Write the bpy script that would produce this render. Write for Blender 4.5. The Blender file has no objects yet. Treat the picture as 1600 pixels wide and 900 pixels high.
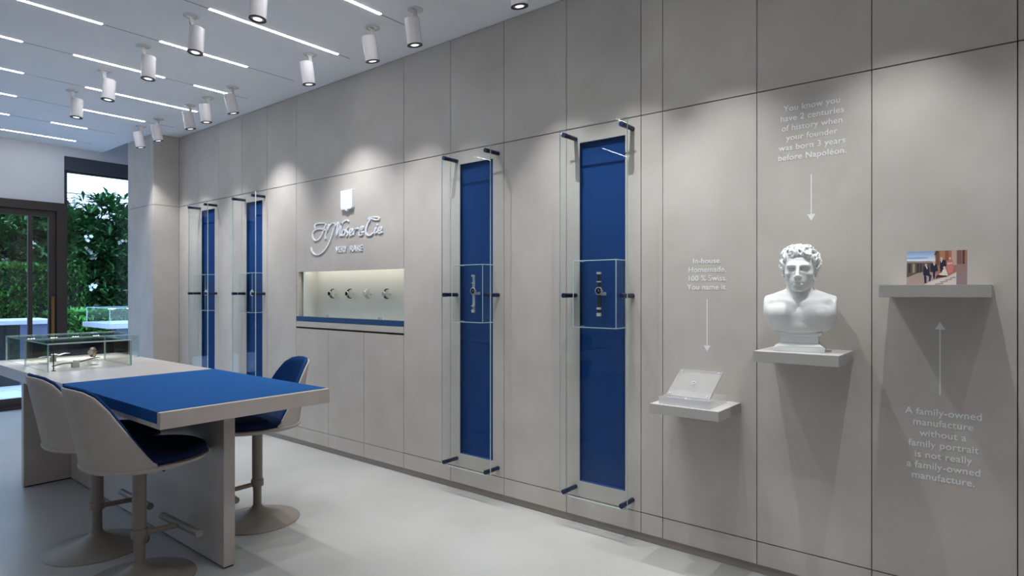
import bpy, bmesh, math, random
import numpy as np
from mathutils import Matrix, Vector

C = bpy.context.scene.collection
SC = bpy.context.scene
PI = math.pi
random.seed(7)
RNG = np.random.default_rng(7)

# ------------------------------------------------------------------ camera, world, exposure
W, H, CEIL = 2.9, 1.3035, 2.968          # wall plane x, eye height, ceiling height (m)
cam_d = bpy.data.cameras.new('camera')
cam = bpy.data.objects.new('camera', cam_d)
C.objects.link(cam)
cam.location = (0, 0, H)
cam.rotation_euler = (PI / 2, 0, math.radians(38.91 - 90))
cam_d.sensor_width = 36
cam_d.lens = 955 / 1600 * 36
cam_d.shift_y = 4.5 / 1600
cam_d.clip_start = 0.02
SC.camera = cam

world = bpy.data.worlds.new('overcast_sky')
SC.world = world
world.use_nodes = True
wn = world.node_tree.nodes
wn['Background'].inputs[0].default_value = (0.47, 0.66, 1.0, 1)
wn['Background'].inputs[1].default_value = 3.8

SC.view_settings.view_transform = 'Standard'
SC.view_settings.look = 'None'
SC.view_settings.gamma = 1
SC.view_settings.use_curve_mapping = False
SC.view_settings.exposure = 0.25

SPOT_W = 41.0        # watts of each wall spotlight
TABLE_W = 18.0       # watts of each spotlight over the table
CASE_W = 0.4         # watts of each light bar in the glass case
STRIP_E = 24.0        # emission of the ceiling light lines


# ------------------------------------------------------------------ materials
def lin(r, g, b):
    f = lambda c: (c / 255 / 12.92) if c / 255 <= .04045 else ((c / 255 + .055) / 1.055) ** 2.4
    return (f(r), f(g), f(b), 1)


def base_mat(name, col, rough=.5, metal=0, spec=.5):
    m = bpy.data.materials.new(name)
    m.use_nodes = True
    b = m.node_tree.nodes['Principled BSDF']
    b.inputs['Base Color'].default_value = col
    b.inputs['Roughness'].default_value = rough
    b.inputs['Metallic'].default_value = metal
    b.inputs['Specular IOR Level'].default_value = spec
    return m


def noisy(name, col, col2, scale, rough=.6, bump=.0, bscale=200, stretch=(1, 1, 1), detail=4, spec=.5, lo=.3, hi=.7):
    m = base_mat(name, col, rough, 0, spec)
    nt = m.node_tree
    b = nt.nodes['Principled BSDF']
    tc = nt.nodes.new('ShaderNodeTexCoord')
    mp = nt.nodes.new('ShaderNodeMapping')
    mp.inputs['Scale'].default_value = stretch
    n = nt.nodes.new('ShaderNodeTexNoise')
    n.inputs['Scale'].default_value = scale
    n.inputs['Detail'].default_value = detail
    r = nt.nodes.new('ShaderNodeValToRGB')
    r.color_ramp.elements[0].color = col
    r.color_ramp.elements[1].color = col2
    r.color_ramp.elements[0].position = lo
    r.color_ramp.elements[1].position = hi
    L = nt.links.new
    L(tc.outputs['Object'], mp.inputs[0])
    L(mp.outputs[0], n.inputs['Vector'])
    L(n.outputs['Fac'], r.inputs[0])
    L(r.outputs[0], b.inputs['Base Color'])
    if bump:
        n2 = nt.nodes.new('ShaderNodeTexNoise')
        n2.inputs['Scale'].default_value = bscale
        bp = nt.nodes.new('ShaderNodeBump')
        bp.inputs['Strength'].default_value = bump
        bp.inputs['Distance'].default_value = .002
        L(mp.outputs[0], n2.inputs['Vector'])
        L(n2.outputs['Fac'], bp.inputs['Height'])
        L(bp.outputs[0], b.inputs['Normal'])
    return m


def weave(name, col, dot, size, axes, rough=.85):
    """woven fabric with small raised diamonds; axes = the two object axes of the cloth"""
    m = base_mat(name, col, rough, 0, .2)
    nt = m.node_tree
    b = nt.nodes['Principled BSDF']
    L = nt.links.new
    tc = nt.nodes.new('ShaderNodeTexCoord')
    sp = nt.nodes.new('ShaderNodeSeparateXYZ')
    L(tc.outputs['Object'], sp.inputs[0])
    k = 2 * PI / size

    def wave(sign):
        a = nt.nodes.new('ShaderNodeMath'); a.operation = 'MULTIPLY_ADD'
        L(sp.outputs[axes[1]], a.inputs[0]); a.inputs[1].default_value = sign
        L(sp.outputs[axes[0]], a.inputs[2])
        s = nt.nodes.new('ShaderNodeMath'); s.operation = 'MULTIPLY'
        L(a.outputs[0], s.inputs[0]); s.inputs[1].default_value = k
        c = nt.nodes.new('ShaderNodeMath'); c.operation = 'SINE'
        L(s.outputs[0], c.inputs[0])
        return c
    p, q = wave(1.0), wave(-1.0)
    mu = nt.nodes.new('ShaderNodeMath'); mu.operation = 'MULTIPLY'
    L(p.outputs[0], mu.inputs[0]); L(q.outputs[0], mu.inputs[1])
    r = nt.nodes.new('ShaderNodeValToRGB')
    r.color_ramp.elements[0].color = col
    r.color_ramp.elements[1].color = dot
    r.color_ramp.elements[0].position = .25
    r.color_ramp.elements[1].position = .85
    L(mu.outputs[0], r.inputs[0])
    L(r.outputs[0], b.inputs['Base Color'])
    bp = nt.nodes.new('ShaderNodeBump')
    bp.inputs['Strength'].default_value = .3
    bp.inputs['Distance'].default_value = .001
    L(mu.outputs[0], bp.inputs['Height'])
    L(bp.outputs[0], b.inputs['Normal'])
    return m


def emit(name, col, s):
    m = bpy.data.materials.new(name)
    m.use_nodes = True
    nt = m.node_tree
    nt.nodes.clear()
    o = nt.nodes.new('ShaderNodeOutputMaterial')
    e = nt.nodes.new('ShaderNodeEmission')
    e.inputs[0].default_value = col
    e.inputs[1].default_value = s
    nt.links.new(e.outputs[0], o.inputs[0])
    return m


def glass(name, tint=(.97, .99, .985, 1), white=0.0, ior=1.5, gain=1.0):
    m = bpy.data.materials.new(name)
    m.use_nodes = True
    nt = m.node_tree
    nt.nodes.clear()
    L = nt.links.new
    o = nt.nodes.new('ShaderNodeOutputMaterial')
    t = nt.nodes.new('ShaderNodeBsdfTransparent')
    t.inputs[0].default_value = tint
    g = nt.nodes.new('ShaderNodeBsdfGlossy')
    g.inputs['Roughness'].default_value = 0.0
    # thin sheet: Schlick reflectance from the facing angle, the same from either side
    lw = nt.nodes.new('ShaderNodeLayerWeight')
    lw.inputs[0].default_value = .5
    p5 = nt.nodes.new('ShaderNodeMath'); p5.operation = 'POWER'
    p5.inputs[1].default_value = 5
    L(lw.outputs['Facing'], p5.inputs[0])
    mul = nt.nodes.new('ShaderNodeMath'); mul.operation = 'MULTIPLY_ADD'; mul.use_clamp = True
    r0 = ((ior - 1) / (ior + 1)) ** 2
    mul.inputs[1].default_value = (1 - r0) * gain
    mul.inputs[2].default_value = r0 * gain
    L(p5.outputs[0], mul.inputs[0])
    mx = nt.nodes.new('ShaderNodeMixShader')
    L(mul.outputs[0], mx.inputs[0]); L(t.outputs[0], mx.inputs[1]); L(g.outputs[0], mx.inputs[2])
    last = mx
    if white:
        d = nt.nodes.new('ShaderNodeBsdfDiffuse')
        d.inputs[0].default_value = (.9, .92, .93, 1)
        m2 = nt.nodes.new('ShaderNodeMixShader')
        m2.inputs[0].default_value = white
        L(mx.outputs[0], m2.inputs[1]); L(d.outputs[0], m2.inputs[2])
        last = m2
    L(last.outputs[0], o.inputs[0])
    return m


M = {}
M['panel'] = noisy('panel_linen', lin(186, 179, 172), lin(195, 189, 183), 5, .62, .12, 420, (1, 1, 1), 6, .35)
M['panel_gap'] = base_mat('panel_gap', lin(70, 64, 60), .8)
M['skirting'] = noisy('skirting', lin(150, 143, 134), lin(158, 150, 141), 3, .5)
M['plaster'] = noisy('white_plaster', lin(228, 228, 232), lin(232, 232, 235), 2, .8)
M['ceiling'] = noisy('ceiling_paint', lin(240, 241, 243), lin(244, 245, 246), 1.5, .85)
M['groove'] = base_mat('ceiling_groove', lin(168, 170, 174), .8)
M['floor'] = noisy('microcement', lin(166, 165, 162), lin(186, 185, 182), 1.6, .33, .05, 60, (1, 1, 1), 8, .4, .25, .75)
M['strip'] = emit('led_line', (.93, .97, 1, 1), STRIP_E)
M['lens'] = emit('spot_lens', (1, .97, .92, 1), 2.0)
M['led'] = emit('case_led', (1, .97, .93, 1), 14)
M['niche_led'] = emit('niche_led', (1, .94, .82, 1), 7)
M['lamp'] = base_mat('white_lacquer', lin(232, 226, 228), .22)
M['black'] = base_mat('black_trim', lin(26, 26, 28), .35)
M['reflector'] = base_mat('reflector', lin(230, 230, 230), .2, .9)
M['bracket'] = base_mat('bracket_grey', lin(226, 223, 218), .4)
M['sill_blue'] = base_mat('blue_sill', lin(26, 66, 112), .45)
M['niche_blue'] = weave('blue_niche_weave', lin(6, 50, 108), lin(30, 86, 152), .011, ('Y', 'Z'))
M['mat_blue'] = weave('blue_mat_weave', lin(2, 72, 136), lin(24, 112, 184), .012, ('X', 'Y'))
M['navy_pin'] = base_mat('navy_pin', lin(30, 40, 72), .3, .3)
M['glass'] = glass('clear_glass', gain=.5)
M['pane'] = glass('window_glass', (.95, .98, .97, 1), gain=.6)
M['edge'] = base_mat('glass_edge', lin(192, 218, 220), .15)
M['acrylic'] = glass('clear_acrylic', (.98, .98, .98, 1), .10)
M['acrylic_edge'] = base_mat('acrylic_edge', lin(226, 226, 226), .15)
M['stone'] = noisy('grey_shelf', lin(176, 173, 169), lin(186, 184, 180), 260, .7, .12, 420, (1, 1, 1), 3)
M['bust'] = base_mat('bust_plaster', lin(236, 238, 236), .6, 0, .3)
M['vinyl'] = base_mat('white_vinyl', lin(236, 238, 238), .55)
M['sign'] = base_mat('white_sign', lin(240, 244, 252), .35)
M['table'] = noisy('table_ash', lin(186, 176, 168), lin(200, 191, 184), 7, .38, .06, 300, (1, .25, 1), 6)
M['cream'] = noisy('cream_shell', lin(182, 174, 166), lin(185, 177, 169), 60, .7, .08, 700)
M['navy'] = noisy('navy_cushion', lin(16, 32, 64), lin(20, 40, 78), 220, .9, .3, 700, (1, 1, 1), 2, .2)
M['pad_blue'] = noisy('blue_pad', lin(10, 50, 102), lin(16, 62, 118), 220, .9, .3, 700, (1, 1, 1), 2, .2)
M['stool_metal'] = base_mat('beige_metal', lin(140, 131, 121), .42, .0)
M['bronze'] = base_mat('bronze_frame', lin(74, 66, 62), .45, .3)
M['handle'] = base_mat('bronze_handle', lin(150, 112, 72), .35, .6)
M['blind'] = base_mat('dark_pelmet', lin(78, 84, 96), .7)
M['steel'] = base_mat('steel', lin(214, 214, 216), .3, .75)
M['gold'] = base_mat('rose_gold', lin(214, 180, 150), .25, 1)
M['strap_black'] = base_mat('black_strap', lin(28, 28, 30), .6)
M['strap_brown'] = base_mat('brown_strap', lin(80, 62, 52), .6)
M['strap_grey'] = base_mat('grey_strap', lin(176, 180, 190), .6)
M['dial_black'] = base_mat('black_dial', lin(16, 17, 20), .25)
M['dial_white'] = base_mat('white_dial', lin(222, 220, 214), .3)
M['holder'] = base_mat('grey_holder', lin(196, 194, 190), .5)
M['niche_wall'] = noisy('niche_fabric', lin(208, 207, 203), lin(213, 212, 208), 6, .8)
M['paver'] = noisy('pale_paver', lin(178, 190, 208), lin(206, 214, 228), 3, .7, .2, 60)
M['soil'] = base_mat('dark_soil', lin(40, 42, 38), .95)
M['leaf'] = noisy('tree_leaf', lin(22, 62, 30), lin(58, 112, 52), 2.2, .45, 0, 1, (1, 1, 1), 3, .5)
M['hedge'] = noisy('hedge_leaf', lin(26, 70, 22), lin(74, 130, 44), 5, .55, 0, 1, (1, 1, 1), 3, .4)
M['fern'] = noisy('fern_leaf', lin(44, 110, 40), lin(100, 170, 72), 5, .5, 0, 1, (1, 1, 1), 3, .4)
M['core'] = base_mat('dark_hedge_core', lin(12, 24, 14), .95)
M['petal'] = base_mat('white_petal', lin(236, 236, 232), .6)
M['bark'] = noisy('bark', lin(70, 62, 54), lin(98, 88, 78), 14, .9)
M['outdoor_slab'] = base_mat('outdoor_slab', lin(190, 192, 200), .5)
M['outdoor_panel'] = base_mat('outdoor_panel', lin(88, 96, 122), .6)
M['rail'] = base_mat('grey_rail', lin(120, 124, 130), .5, .5)


# ------------------------------------------------------------------ helpers
def mesh(name, bm, mats, parent=None, smooth=False, sharp=None):
    me = bpy.data.meshes.new(name)
    bm.normal_update()
    bm.to_mesh(me)
    bm.free()
    return link(name, me, mats, parent, smooth, sharp)


def link(name, me, mats, parent=None, smooth=False, sharp=None):
    if not isinstance(mats, (list, tuple)):
        mats = [mats]
    for m in mats:
        me.materials.append(m)
    if smooth:
        me.polygons.foreach_set('use_smooth', [True] * len(me.polygons))
        if sharp:
            me.set_sharp_from_angle(angle=math.radians(sharp))
    o = bpy.data.objects.new(name, me)
    C.objects.link(o)
    if parent is not None:
        adopt(o, parent)
    return o


def world_of(o):
    m = o.matrix_basis.copy()
    while o.parent:
        m = o.parent.matrix_basis @ o.matrix_parent_inverse @ m if False else (o.parent.matrix_basis @ (o.matrix_parent_inverse @ m))
        o = o.parent
    return m


def adopt(o, parent):
    o.parent = parent
    o.matrix_parent_inverse = world_of(parent).inverted()


def tag(o, label=None, cat=None, group=None, kind=None):
    if label: o['label'] = label
    if cat: o['category'] = cat
    if group: o['group'] = group
    if kind: o['kind'] = kind
    return o


def thing(name, label, cat, loc=(0, 0, 0), group=None):
    o = bpy.data.objects.new(name, None)
    o.empty_display_size = .05
    C.objects.link(o)
    o.location = loc
    return tag(o, label, cat, group)


def children(o):
    return [x for x in C.objects if x.parent == o]


def dup(o, parent=None):
    c = o.copy()
    C.objects.link(c)
    if parent is not None:
        c.parent = parent
    for ch in children(o):
        dup(ch, c)
    return c


def abox(bm, x0, x1, y0, y1, z0, z1, bevel=0, mat=0):
    if x0 > x1: x0, x1 = x1, x0
    if y0 > y1: y0, y1 = y1, y0
    if z0 > z1: z0, z1 = z1, z0
    v = [bm.verts.new(p) for p in ((x0, y0, z0), (x1, y0, z0), (x1, y1, z0), (x0, y1, z0),
                                   (x0, y0, z1), (x1, y0, z1), (x1, y1, z1), (x0, y1, z1))]
    fs = [bm.faces.new([v[i] for i in q]) for q in ((3, 2, 1, 0), (4, 5, 6, 7), (0, 1, 5, 4), (1, 2, 6, 5), (2, 3, 7, 6), (3, 0, 4, 7))]
    for f in fs: f.material_index = mat
    if bevel:
        es = list({e for f in fs for e in f.edges})
        bmesh.ops.bevel(bm, geom=es, offset=bevel, segments=2, affect='EDGES', clamp_overlap=True)
    return v


def box(name, x0, x1, y0, y1, z0, z1, mat, parent=None, bevel=0):
    bm = bmesh.new()
    abox(bm, x0, x1, y0, y1, z0, z1, bevel)
    return mesh(name, bm, mat, parent)


def acyl(bm, p0, p1, r0, r1=None, seg=20, caps=True, mat=0):
    if r1 is None: r1 = r0
    p0, p1 = Vector(p0), Vector(p1)
    d = (p1 - p0).normalized()
    a = d.orthogonal().normalized()
    b = d.cross(a)
    A, B = [], []
    for i in range(seg):
        t = 2 * PI * i / seg
        n = a * math.cos(t) + b * math.sin(t)
        A.append(bm.verts.new(p0 + n * r0)); B.append(bm.verts.new(p1 + n * r1))
    for i in range(seg):
        j = (i + 1) % seg
        bm.faces.new((A[i], A[j], B[j], B[i])).material_index = mat
    if caps:
        bm.faces.new(A[::-1]).material_index = mat
        bm.faces.new(B).material_index = mat


def cyl(name, p0, p1, r0, mat, parent=None, r1=None, seg=20, sharp=40):
    bm = bmesh.new()
    acyl(bm, p0, p1, r0, r1, seg)
    return mesh(name, bm, mat, parent, True, sharp)


def alathe(bm, prof, seg=32, mat=0):
    rings = []
    for r, z in prof:
        if r <= 1e-6:
            rings.append([bm.verts.new((0, 0, z))])
        else:
            rings.append([bm.verts.new((r * math.cos(2 * PI * i / seg), r * math.sin(2 * PI * i / seg), z)) for i in range(seg)])
    for A, B in zip(rings, rings[1:]):
        for i in range(seg):
            j = (i + 1) % seg
            if len(A) == 1 and len(B) == 1: continue
            if len(A) == 1: f = bm.faces.new((A[0], B[j], B[i]))
            elif len(B) == 1: f = bm.faces.new((A[i], A[j], B[0]))
            else: f = bm.faces.new((A[i], A[j], B[j], B[i]))
            f.material_index = mat


def lathe(name, prof, mat, parent=None, seg=40, sharp=35, tf=None):
    bm = bmesh.new()
    alathe(bm, prof, seg)
    bmesh.ops.recalc_face_normals(bm, faces=bm.faces)
    if tf is not None: bmesh.ops.transform(bm, matrix=tf, verts=bm.verts)
    return mesh(name, bm, mat, parent, True, sharp)


def pane(name, x0, x1, y0, y1, z0, z1, parent, mat='glass', edge='edge', butt=False):
    """thin glass sheet: clear faces across its thin axis, tinted ground edges"""
    bm = bmesh.new()
    abox(bm, x0, x1, y0, y1, z0, z1)
    dims = [abs(x1 - x0), abs(y1 - y0), abs(z1 - z0)]
    ax = dims.index(min(dims))
    bm.normal_update()
    for f in bm.faces:
        f.material_index = 0 if abs(f.normal[ax]) > .9 else 1
    if butt:                              # the edge let into the wall lining is not ground
        bmesh.ops.delete(bm, geom=[f for f in bm.faces if f.normal.x > .9], context='FACES_ONLY')
    return mesh(name, bm, [M[mat], M[edge]], parent)


def struct(o):
    o['kind'] = 'structure'
    return o


def text_mesh(name, body, y, z, x, width, mat, parent, size=None, extrude=.0006, spacing=1.0):
    """one line of lettering on the wall, centred on y, baseline z, facing the room (-x)"""
    cu = bpy.data.curves.new(name, 'FONT')
    cu.body = body
    cu.align_x = 'CENTER'
    cu.size = size or .04
    cu.extrude = extrude
    cu.space_character = spacing
    cu.offset = .0004
    cu.resolution_u = 4
    o = bpy.data.objects.new(name, cu)
    C.objects.link(o)
    bpy.context.view_layer.update()
    dg = bpy.context.evaluated_depsgraph_get()
    me = bpy.data.meshes.new_from_object(o.evaluated_get(dg))
    bpy.data.objects.remove(o)
    bpy.data.curves.remove(cu)
    if width:
        xs = [v.co.x for v in me.vertices]
        k = width / (max(xs) - min(xs))
        for v in me.vertices: v.co.x *= k
    for v in me.vertices:
        X, Y, Z = v.co
        v.co = (x - Z, y - X, z + Y)
    me.materials.clear()
    me.name = name
    return link(name, me, mat, parent)


# ------------------------------------------------------------------ room shell
fl = bmesh.new()
abox(fl, -3.2, 3.1, -2.8, 8.42, -.12, 0)
struct(mesh('floor', fl, M['floor']))

cl = bmesh.new()
SX = 2.63                                # beyond the pier the ceiling stops short of the wall
abox(cl, -3.2, 3.1, -2.8, 7.69, CEIL, CEIL + .12)
abox(cl, -3.2, SX, 7.69, 8.46, CEIL, CEIL + .12)
abox(cl, SX - .2, 3.25, 7.5, 8.66, CEIL + .30, CEIL + .36)
abox(cl, SX - .02, SX, 7.69, 8.46, CEIL + .12, CEIL + .3)
abox(cl, SX, 3.2, 7.67, 7.69, CEIL + .12, CEIL + .3)
ceil = struct(mesh('ceiling', cl, M['ceiling']))

# ceiling grooves: thin recess-coloured battens set flush in the soffit, on the lines of the lights
LINES = [0.72, 1.456, 2.19, 2.925, 3.655, 4.385, 5.11, 5.845, 6.585, 7.33, 8.045]
for i, y in enumerate(LINES):
    box('groove', -2.9, 2.68 if y < 7 else 2.4, y - .004, y + .004, CEIL - .0012, CEIL + .004, M['groove'], ceil)

wl = bmesh.new()
abox(wl, -3.2, -3.0, -2.8, 8.66, 0, CEIL)
struct(mesh('wall_left', wl, M['plaster']))
wb = bmesh.new()
abox(wb, -3.0, 3.1, -2.8, -2.6, 0, CEIL)
struct(mesh('wall_front', wb, M['plaster']))

# far wall with the sliding door and the fixed window
YB = 8.46
bw = bmesh.new()
abox(bw, -3.0, -1.9, YB, YB + .2, 0, CEIL + .3)
abox(bw, -1.9, 2.245, YB, YB + .2, 2.29, CEIL + .3)
abox(bw, 2.245, 3.09, YB, YB + .2, 2.867, CEIL + .3)
struct(mesh('wall_back', bw, M['plaster']))

# panelled long wall: a dark backing with the linen panels hung on it
BK = W + .03
wr = bmesh.new()
abox(wr, BK, BK + .3, -2.6, 3.33, 0, CEIL)
abox(wr, BK, BK + .3, 4.70, 7.69, 0, CEIL + .12)
abox(wr, BK, BK + .3, 3.33, 4.70, 0, 1.03)
abox(wr, BK, BK + .3, 3.33, 4.70, 1.53, CEIL)
abox(wr, BK + .20, BK + .3, 3.33, 4.70, 1.03, 1.53)
wallr = struct(mesh('wall_right', wr, M['panel_gap']))

wc = bmesh.new()
abox(wc, 3.09, 3.23, 7.69, 8.66, 0, CEIL + .3)
struct(mesh('wall_corner', wc, M['plaster']))

G = .0017                                # half of a joint
Z1, Z2 = .15, 2.217


def panel(y0, y1, z0, z1, hole=None, parent=None, name='panel'):
    y0, y1 = y0 + G, y1 - G
    z0, z1 = z0 + .0024, z1 - .0024
    bm = bmesh.new()
    if hole is None:
        abox(bm, W, W + .028, y0, y1, z0, z1, .0008)
    else:
        a0, a1, b0, b1 = hole
        abox(bm, W, W + .028, y0, a0, z0, z1)
        abox(bm, W, W + .028, a1, y1, z0, z1)
        abox(bm, W, W + .028, a0, a1, z0, b0)
        abox(bm, W, W + .028, a0, a1, b1, z1)
        bmesh.ops.remove_doubles(bm, verts=bm.verts, dist=1e-5)
    return mesh(name, bm, M['panel'], parent or wallr)


YS = [-2.6, -2.34, -1.88, -1.42, -.955, -.495, -.035, .43, .891, 1.356, 1.477, 1.943, 2.404, 2.865, 3.33, 4.704, 5.176, 5.631, 6.089, 6.536, 6.994]
NICHES = {6.089: (6.176, 6.463), 5.176: (5.259, 5.547), 2.404: (2.495, 2.779), 1.477: (1.569, 1.855)}
for a, b in zip(YS, YS[1:]):
    panel(a, b, Z2, CEIL)
    if a == 3.33:
        continue
    if a in NICHES:
        n = NICHES[a]
        panel(a, b, Z1, Z2, (n[0], n[1], .24, 2.131))
        bm = bmesh.new()
        x0, x1 = W + .003, BK - .001
        abox(bm, x1 - .006, x1, n[0], n[1], .24, 2.131)
        abox(bm, x0, x1 - .006, n[0], n[0] + .0015, .24, 2.131)
        abox(bm, x0, x1 - .006, n[1] - .0015, n[1], .24, 2.131)
        abox(bm, x0, x1 - .006, n[0], n[1], .24, .2415)
        abox(bm, x0, x1 - .006, n[0], n[1], 2.1295, 2.131)
        o = mesh('niche_lining', bm, M['niche_blue'], wallr)
        o['label'] = 'woven blue fabric lining of a tall slot'
    elif b in (6.994, 6.536) or True:
        panel(a, b, Z1, Z2)
    panel(a, b, .042, Z1)
sk = bmesh.new()
abox(sk, W + .012, BK, -2.6, 6.994, 0, .042)
struct(mesh('baseboard_right', sk, M['skirting']))

# pier at the far end of the panelled wall
pb = bmesh.new()
PX, PY0, PY1 = 2.64, 6.994, 7.69
abox(pb, PX + .02, BK, PY0 + .02, PY1 - .0, 0, CEIL + .12)
pier = struct(mesh('wall_pier', pb, M['panel_gap']))
for z0, z1 in ((.0, Z2), (Z2, CEIL)):
    box('panel', PX + .0005, W - .001, PY0, PY0 + .02, z0 + G, z1 - G, M['panel'], pier, .0008)
    for a, b in ((PY0 + .0205, 7.10), (7.10, 7.58), (7.58, PY1)):
        box('panel', PX, PX + .019, a + .001, b - .001, z0 + G, z1 - G, M['panel'], pier, .0008)

# ------------------------------------------------------------------ window and door
wi = bmesh.new()
abox(wi, 2.262, 3.1, YB + .06, YB + .12, 0, .05)
abox(wi, 2.262, 2.29, YB + .06, YB + .12, .05, 2.70)
abox(wi, 2.262, 3.1, YB + .07, YB + .13, 2.69, 2.72)
win = struct(mesh('window_1', wi, M['bronze']))
pane('pane', 2.29, 3.08, YB + .085, YB + .097, .05, 2.70, win, 'pane')
box('pelmet', 2.245, 3.1, YB + .03, YB + .19, 2.71, 2.867, M['blind'], win)

df = bmesh.new()
abox(df, -1.9, 2.27, YB - .02, YB + .16, 2.215, 2.31, .003)
abox(df, 2.17, 2.27, YB - .02, YB + .16, 0, 2.215, .003)
abox(df, -1.9, -1.82, YB - .02, YB + .16, 0, 2.215, .003)
abox(df, -1.82, 2.17, YB - .02, YB + .16, 0, .035, .003)
door = struct(mesh('door_1', df, M['bronze']))
xs = [-1.82, -.79, .24, 1.20, 2.168]
for i, (a, b) in enumerate(zip(xs, xs[1:])):
    yo = YB + (.02 if i % 2 else .075)
    lf = bmesh.new()
    abox(lf, a, a + .06, yo, yo + .045, .036, 2.214, .002)
    abox(lf, b - .065, b, yo, yo + .045, .036, 2.214, .002)
    abox(lf, a + .06, b - .065, yo, yo + .045, 2.145, 2.214, .002)
    abox(lf, a + .06, b - .065, yo, yo + .045, .036, .12, .002)
    leaf = mesh('door_leaf', lf, M['bronze'], door)
    pane('pane', a + .06, b - .065, yo + .016, yo + .026, .12, 2.145, leaf, 'pane')
    if i == 3:
        box('mullion', 1.915, 1.955, yo + .002, yo + .043, .12, 2.145, M['bronze'], leaf)
        hb = bmesh.new()
        abox(hb, 2.118, 2.146, yo - .05, yo - .03, .72, 1.24, .004)
        abox(hb, 2.122, 2.142, yo - .03, yo, .78, .80)
        abox(hb, 2.122, 2.142, yo - .03, yo, 1.16, 1.18)
        mesh('handle', hb, M['handle'], leaf)

# ------------------------------------------------------------------ ceiling light lines
order = {2.925: 'second', 3.655: 'third', 4.385: 'fourth', 5.11: 'fifth', 5.845: 'sixth', 6.585: 'seventh', 7.33: 'eighth', 8.045: 'last'}
STRIPS = [
    (8.045, 1.586, 2.239, 'white light line in the ceiling nearest the far door wall, right piece'),
    (8.045, .60, 1.20, 'white light line in the ceiling nearest the far door wall, left piece'),
    (7.33, 1.837, 2.138, 'shortest white ceiling light line, second row from the far door wall'),
    (7.33, .70, 1.511, 'white ceiling light line at the left edge, second row from the door wall'),
    (6.585, 1.885, 2.407, 'white ceiling light line, third row from the door wall, right piece'),
    (6.585, .80, 1.403, 'white ceiling light line at the left edge, third row from the door wall'),
    (5.845, 1.697, 2.579, 'long white ceiling light line, fourth row from the door wall, behind the spotlights'),
    (5.845, .55, 1.289, 'white ceiling light line at the left edge, fourth row from the door wall'),
    (5.11, 2.233, 2.501, 'short white ceiling light line close to the panelled wall, fifth row from the door'),
    (5.11, 1.413, 2.008, 'white ceiling light line passing behind a table spotlight, fifth row, middle piece'),
    (5.11, .50, 1.122, 'white ceiling light line at the left edge, fifth row from the door'),
    (4.385, 1.699, 2.297, 'white ceiling light line, sixth row from the door, right piece'),
    (4.385, .62, 1.361, 'long white ceiling light line at the top left of the view, sixth row, left piece'),
    (3.655, 1.685, 2.576, 'longest white ceiling light line, seventh row from the door'),
    (2.925, 1.55, 2.364, 'white ceiling light line cut by the top of the view, nearest of the rows'),
    (3.655, .2, 1.1, None), (2.925, .2, 1.0, None), (2.19, 1.2, 2.1, None), (1.456, 1.5, 2.4, None),
    (1.456, .1, .9, None), (.72, 1.2, 2.1, None), (2.19, -.6, .4, None), (5.11, -.9, 0, None), (6.585, -.7, .1, None),
    (3.655, -1.5, -.6, None), (.72, -.8, .1, None)]
for y, a, b, lab in STRIPS:
    bm = bmesh.new()
    abox(bm, a, b, y - .010, y + .010, CEIL - .002, CEIL + .004)
    o = mesh('light_line', bm, M['strip'])
    tag(o, lab or 'white ceiling light line above and behind the viewer, out of view', 'ceiling light', 'recessed light lines in the ceiling')

# ------------------------------------------------------------------ spotlights


def spotlight(x, y, tilt_deg, label, watts, off, spin=0, blend=.6, size=62, group=None):
    t = thing('ceiling_spotlight', label, 'spotlight', (x, y, CEIL), group)
    z = CEIL
    lathe('mount_ring', [(.030, 0), (.046, 0), (.046, -.003), (.040, -.0045), (.030, -.003), (.030, 0)], M['lamp'], t, 28, 30, Matrix.Translation((x, y, z - .0005)))
    bm = bmesh.new()
    abox(bm, x - .012, x + .012, y - .004, y + .004, z - .055, z - .002, .001)
    abox(bm, x - .026, x - .012, y - .005, y + .005, z - .018, z - .004, .001)
    acyl(bm, (x, y - .010, z - .046), (x, y + .010, z - .046), .010, seg=14)
    abox(bm, x + min(0, off), x + max(0, off) + .004, y - .004, y + .004, z - .066, z - .050, .001)
    mesh('bracket', bm, M['bracket'], t)
    a = math.radians(tilt_deg)
    R = Matrix.Translation((x + off, y, z - .062)) @ Matrix.Rotation(spin, 4, 'Z') @ Matrix.Rotation(-a, 4, 'Y')
    L, r = .150, .044
    head = lathe('lamp_head', [(0, 0), (r - .004, 0), (r, -.004), (r, -L), (r - .004, -L - .0005), (0, -L)], M['lamp'], t, 36, 30, R)
    lathe('bezel', [(r - .010, -L - .001), (r + .001, -L - .001), (r + .001, -L - .006), (r - .010, -L - .006), (r - .010, -L - .001)], M['black'], head, 36, 30, R)
    lathe('reflector', [(r - .011, -L - .002), (r - .020, -L - .0045), (.020, -L - .0015)], M['reflector'], head, 30, 60, R)
    lathe('lens', [(0, -L - .003), (.022, -L - .003)], M['lens'], head, 24, 30, R)
    ld = bpy.data.lights.new('spot_lamp', 'SPOT')
    ld.energy = watts
    ld.color = (.97, .985, 1)
    ld.spot_size = math.radians(size)
    ld.spot_blend = blend
    ld.shadow_soft_size = .009
    lo = bpy.data.objects.new('spot_lamp', ld)
    C.objects.link(lo)
    lo.matrix_basis = R @ Matrix.Translation((0, 0, -L - .014))
    adopt(lo, t)
    return t


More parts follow.
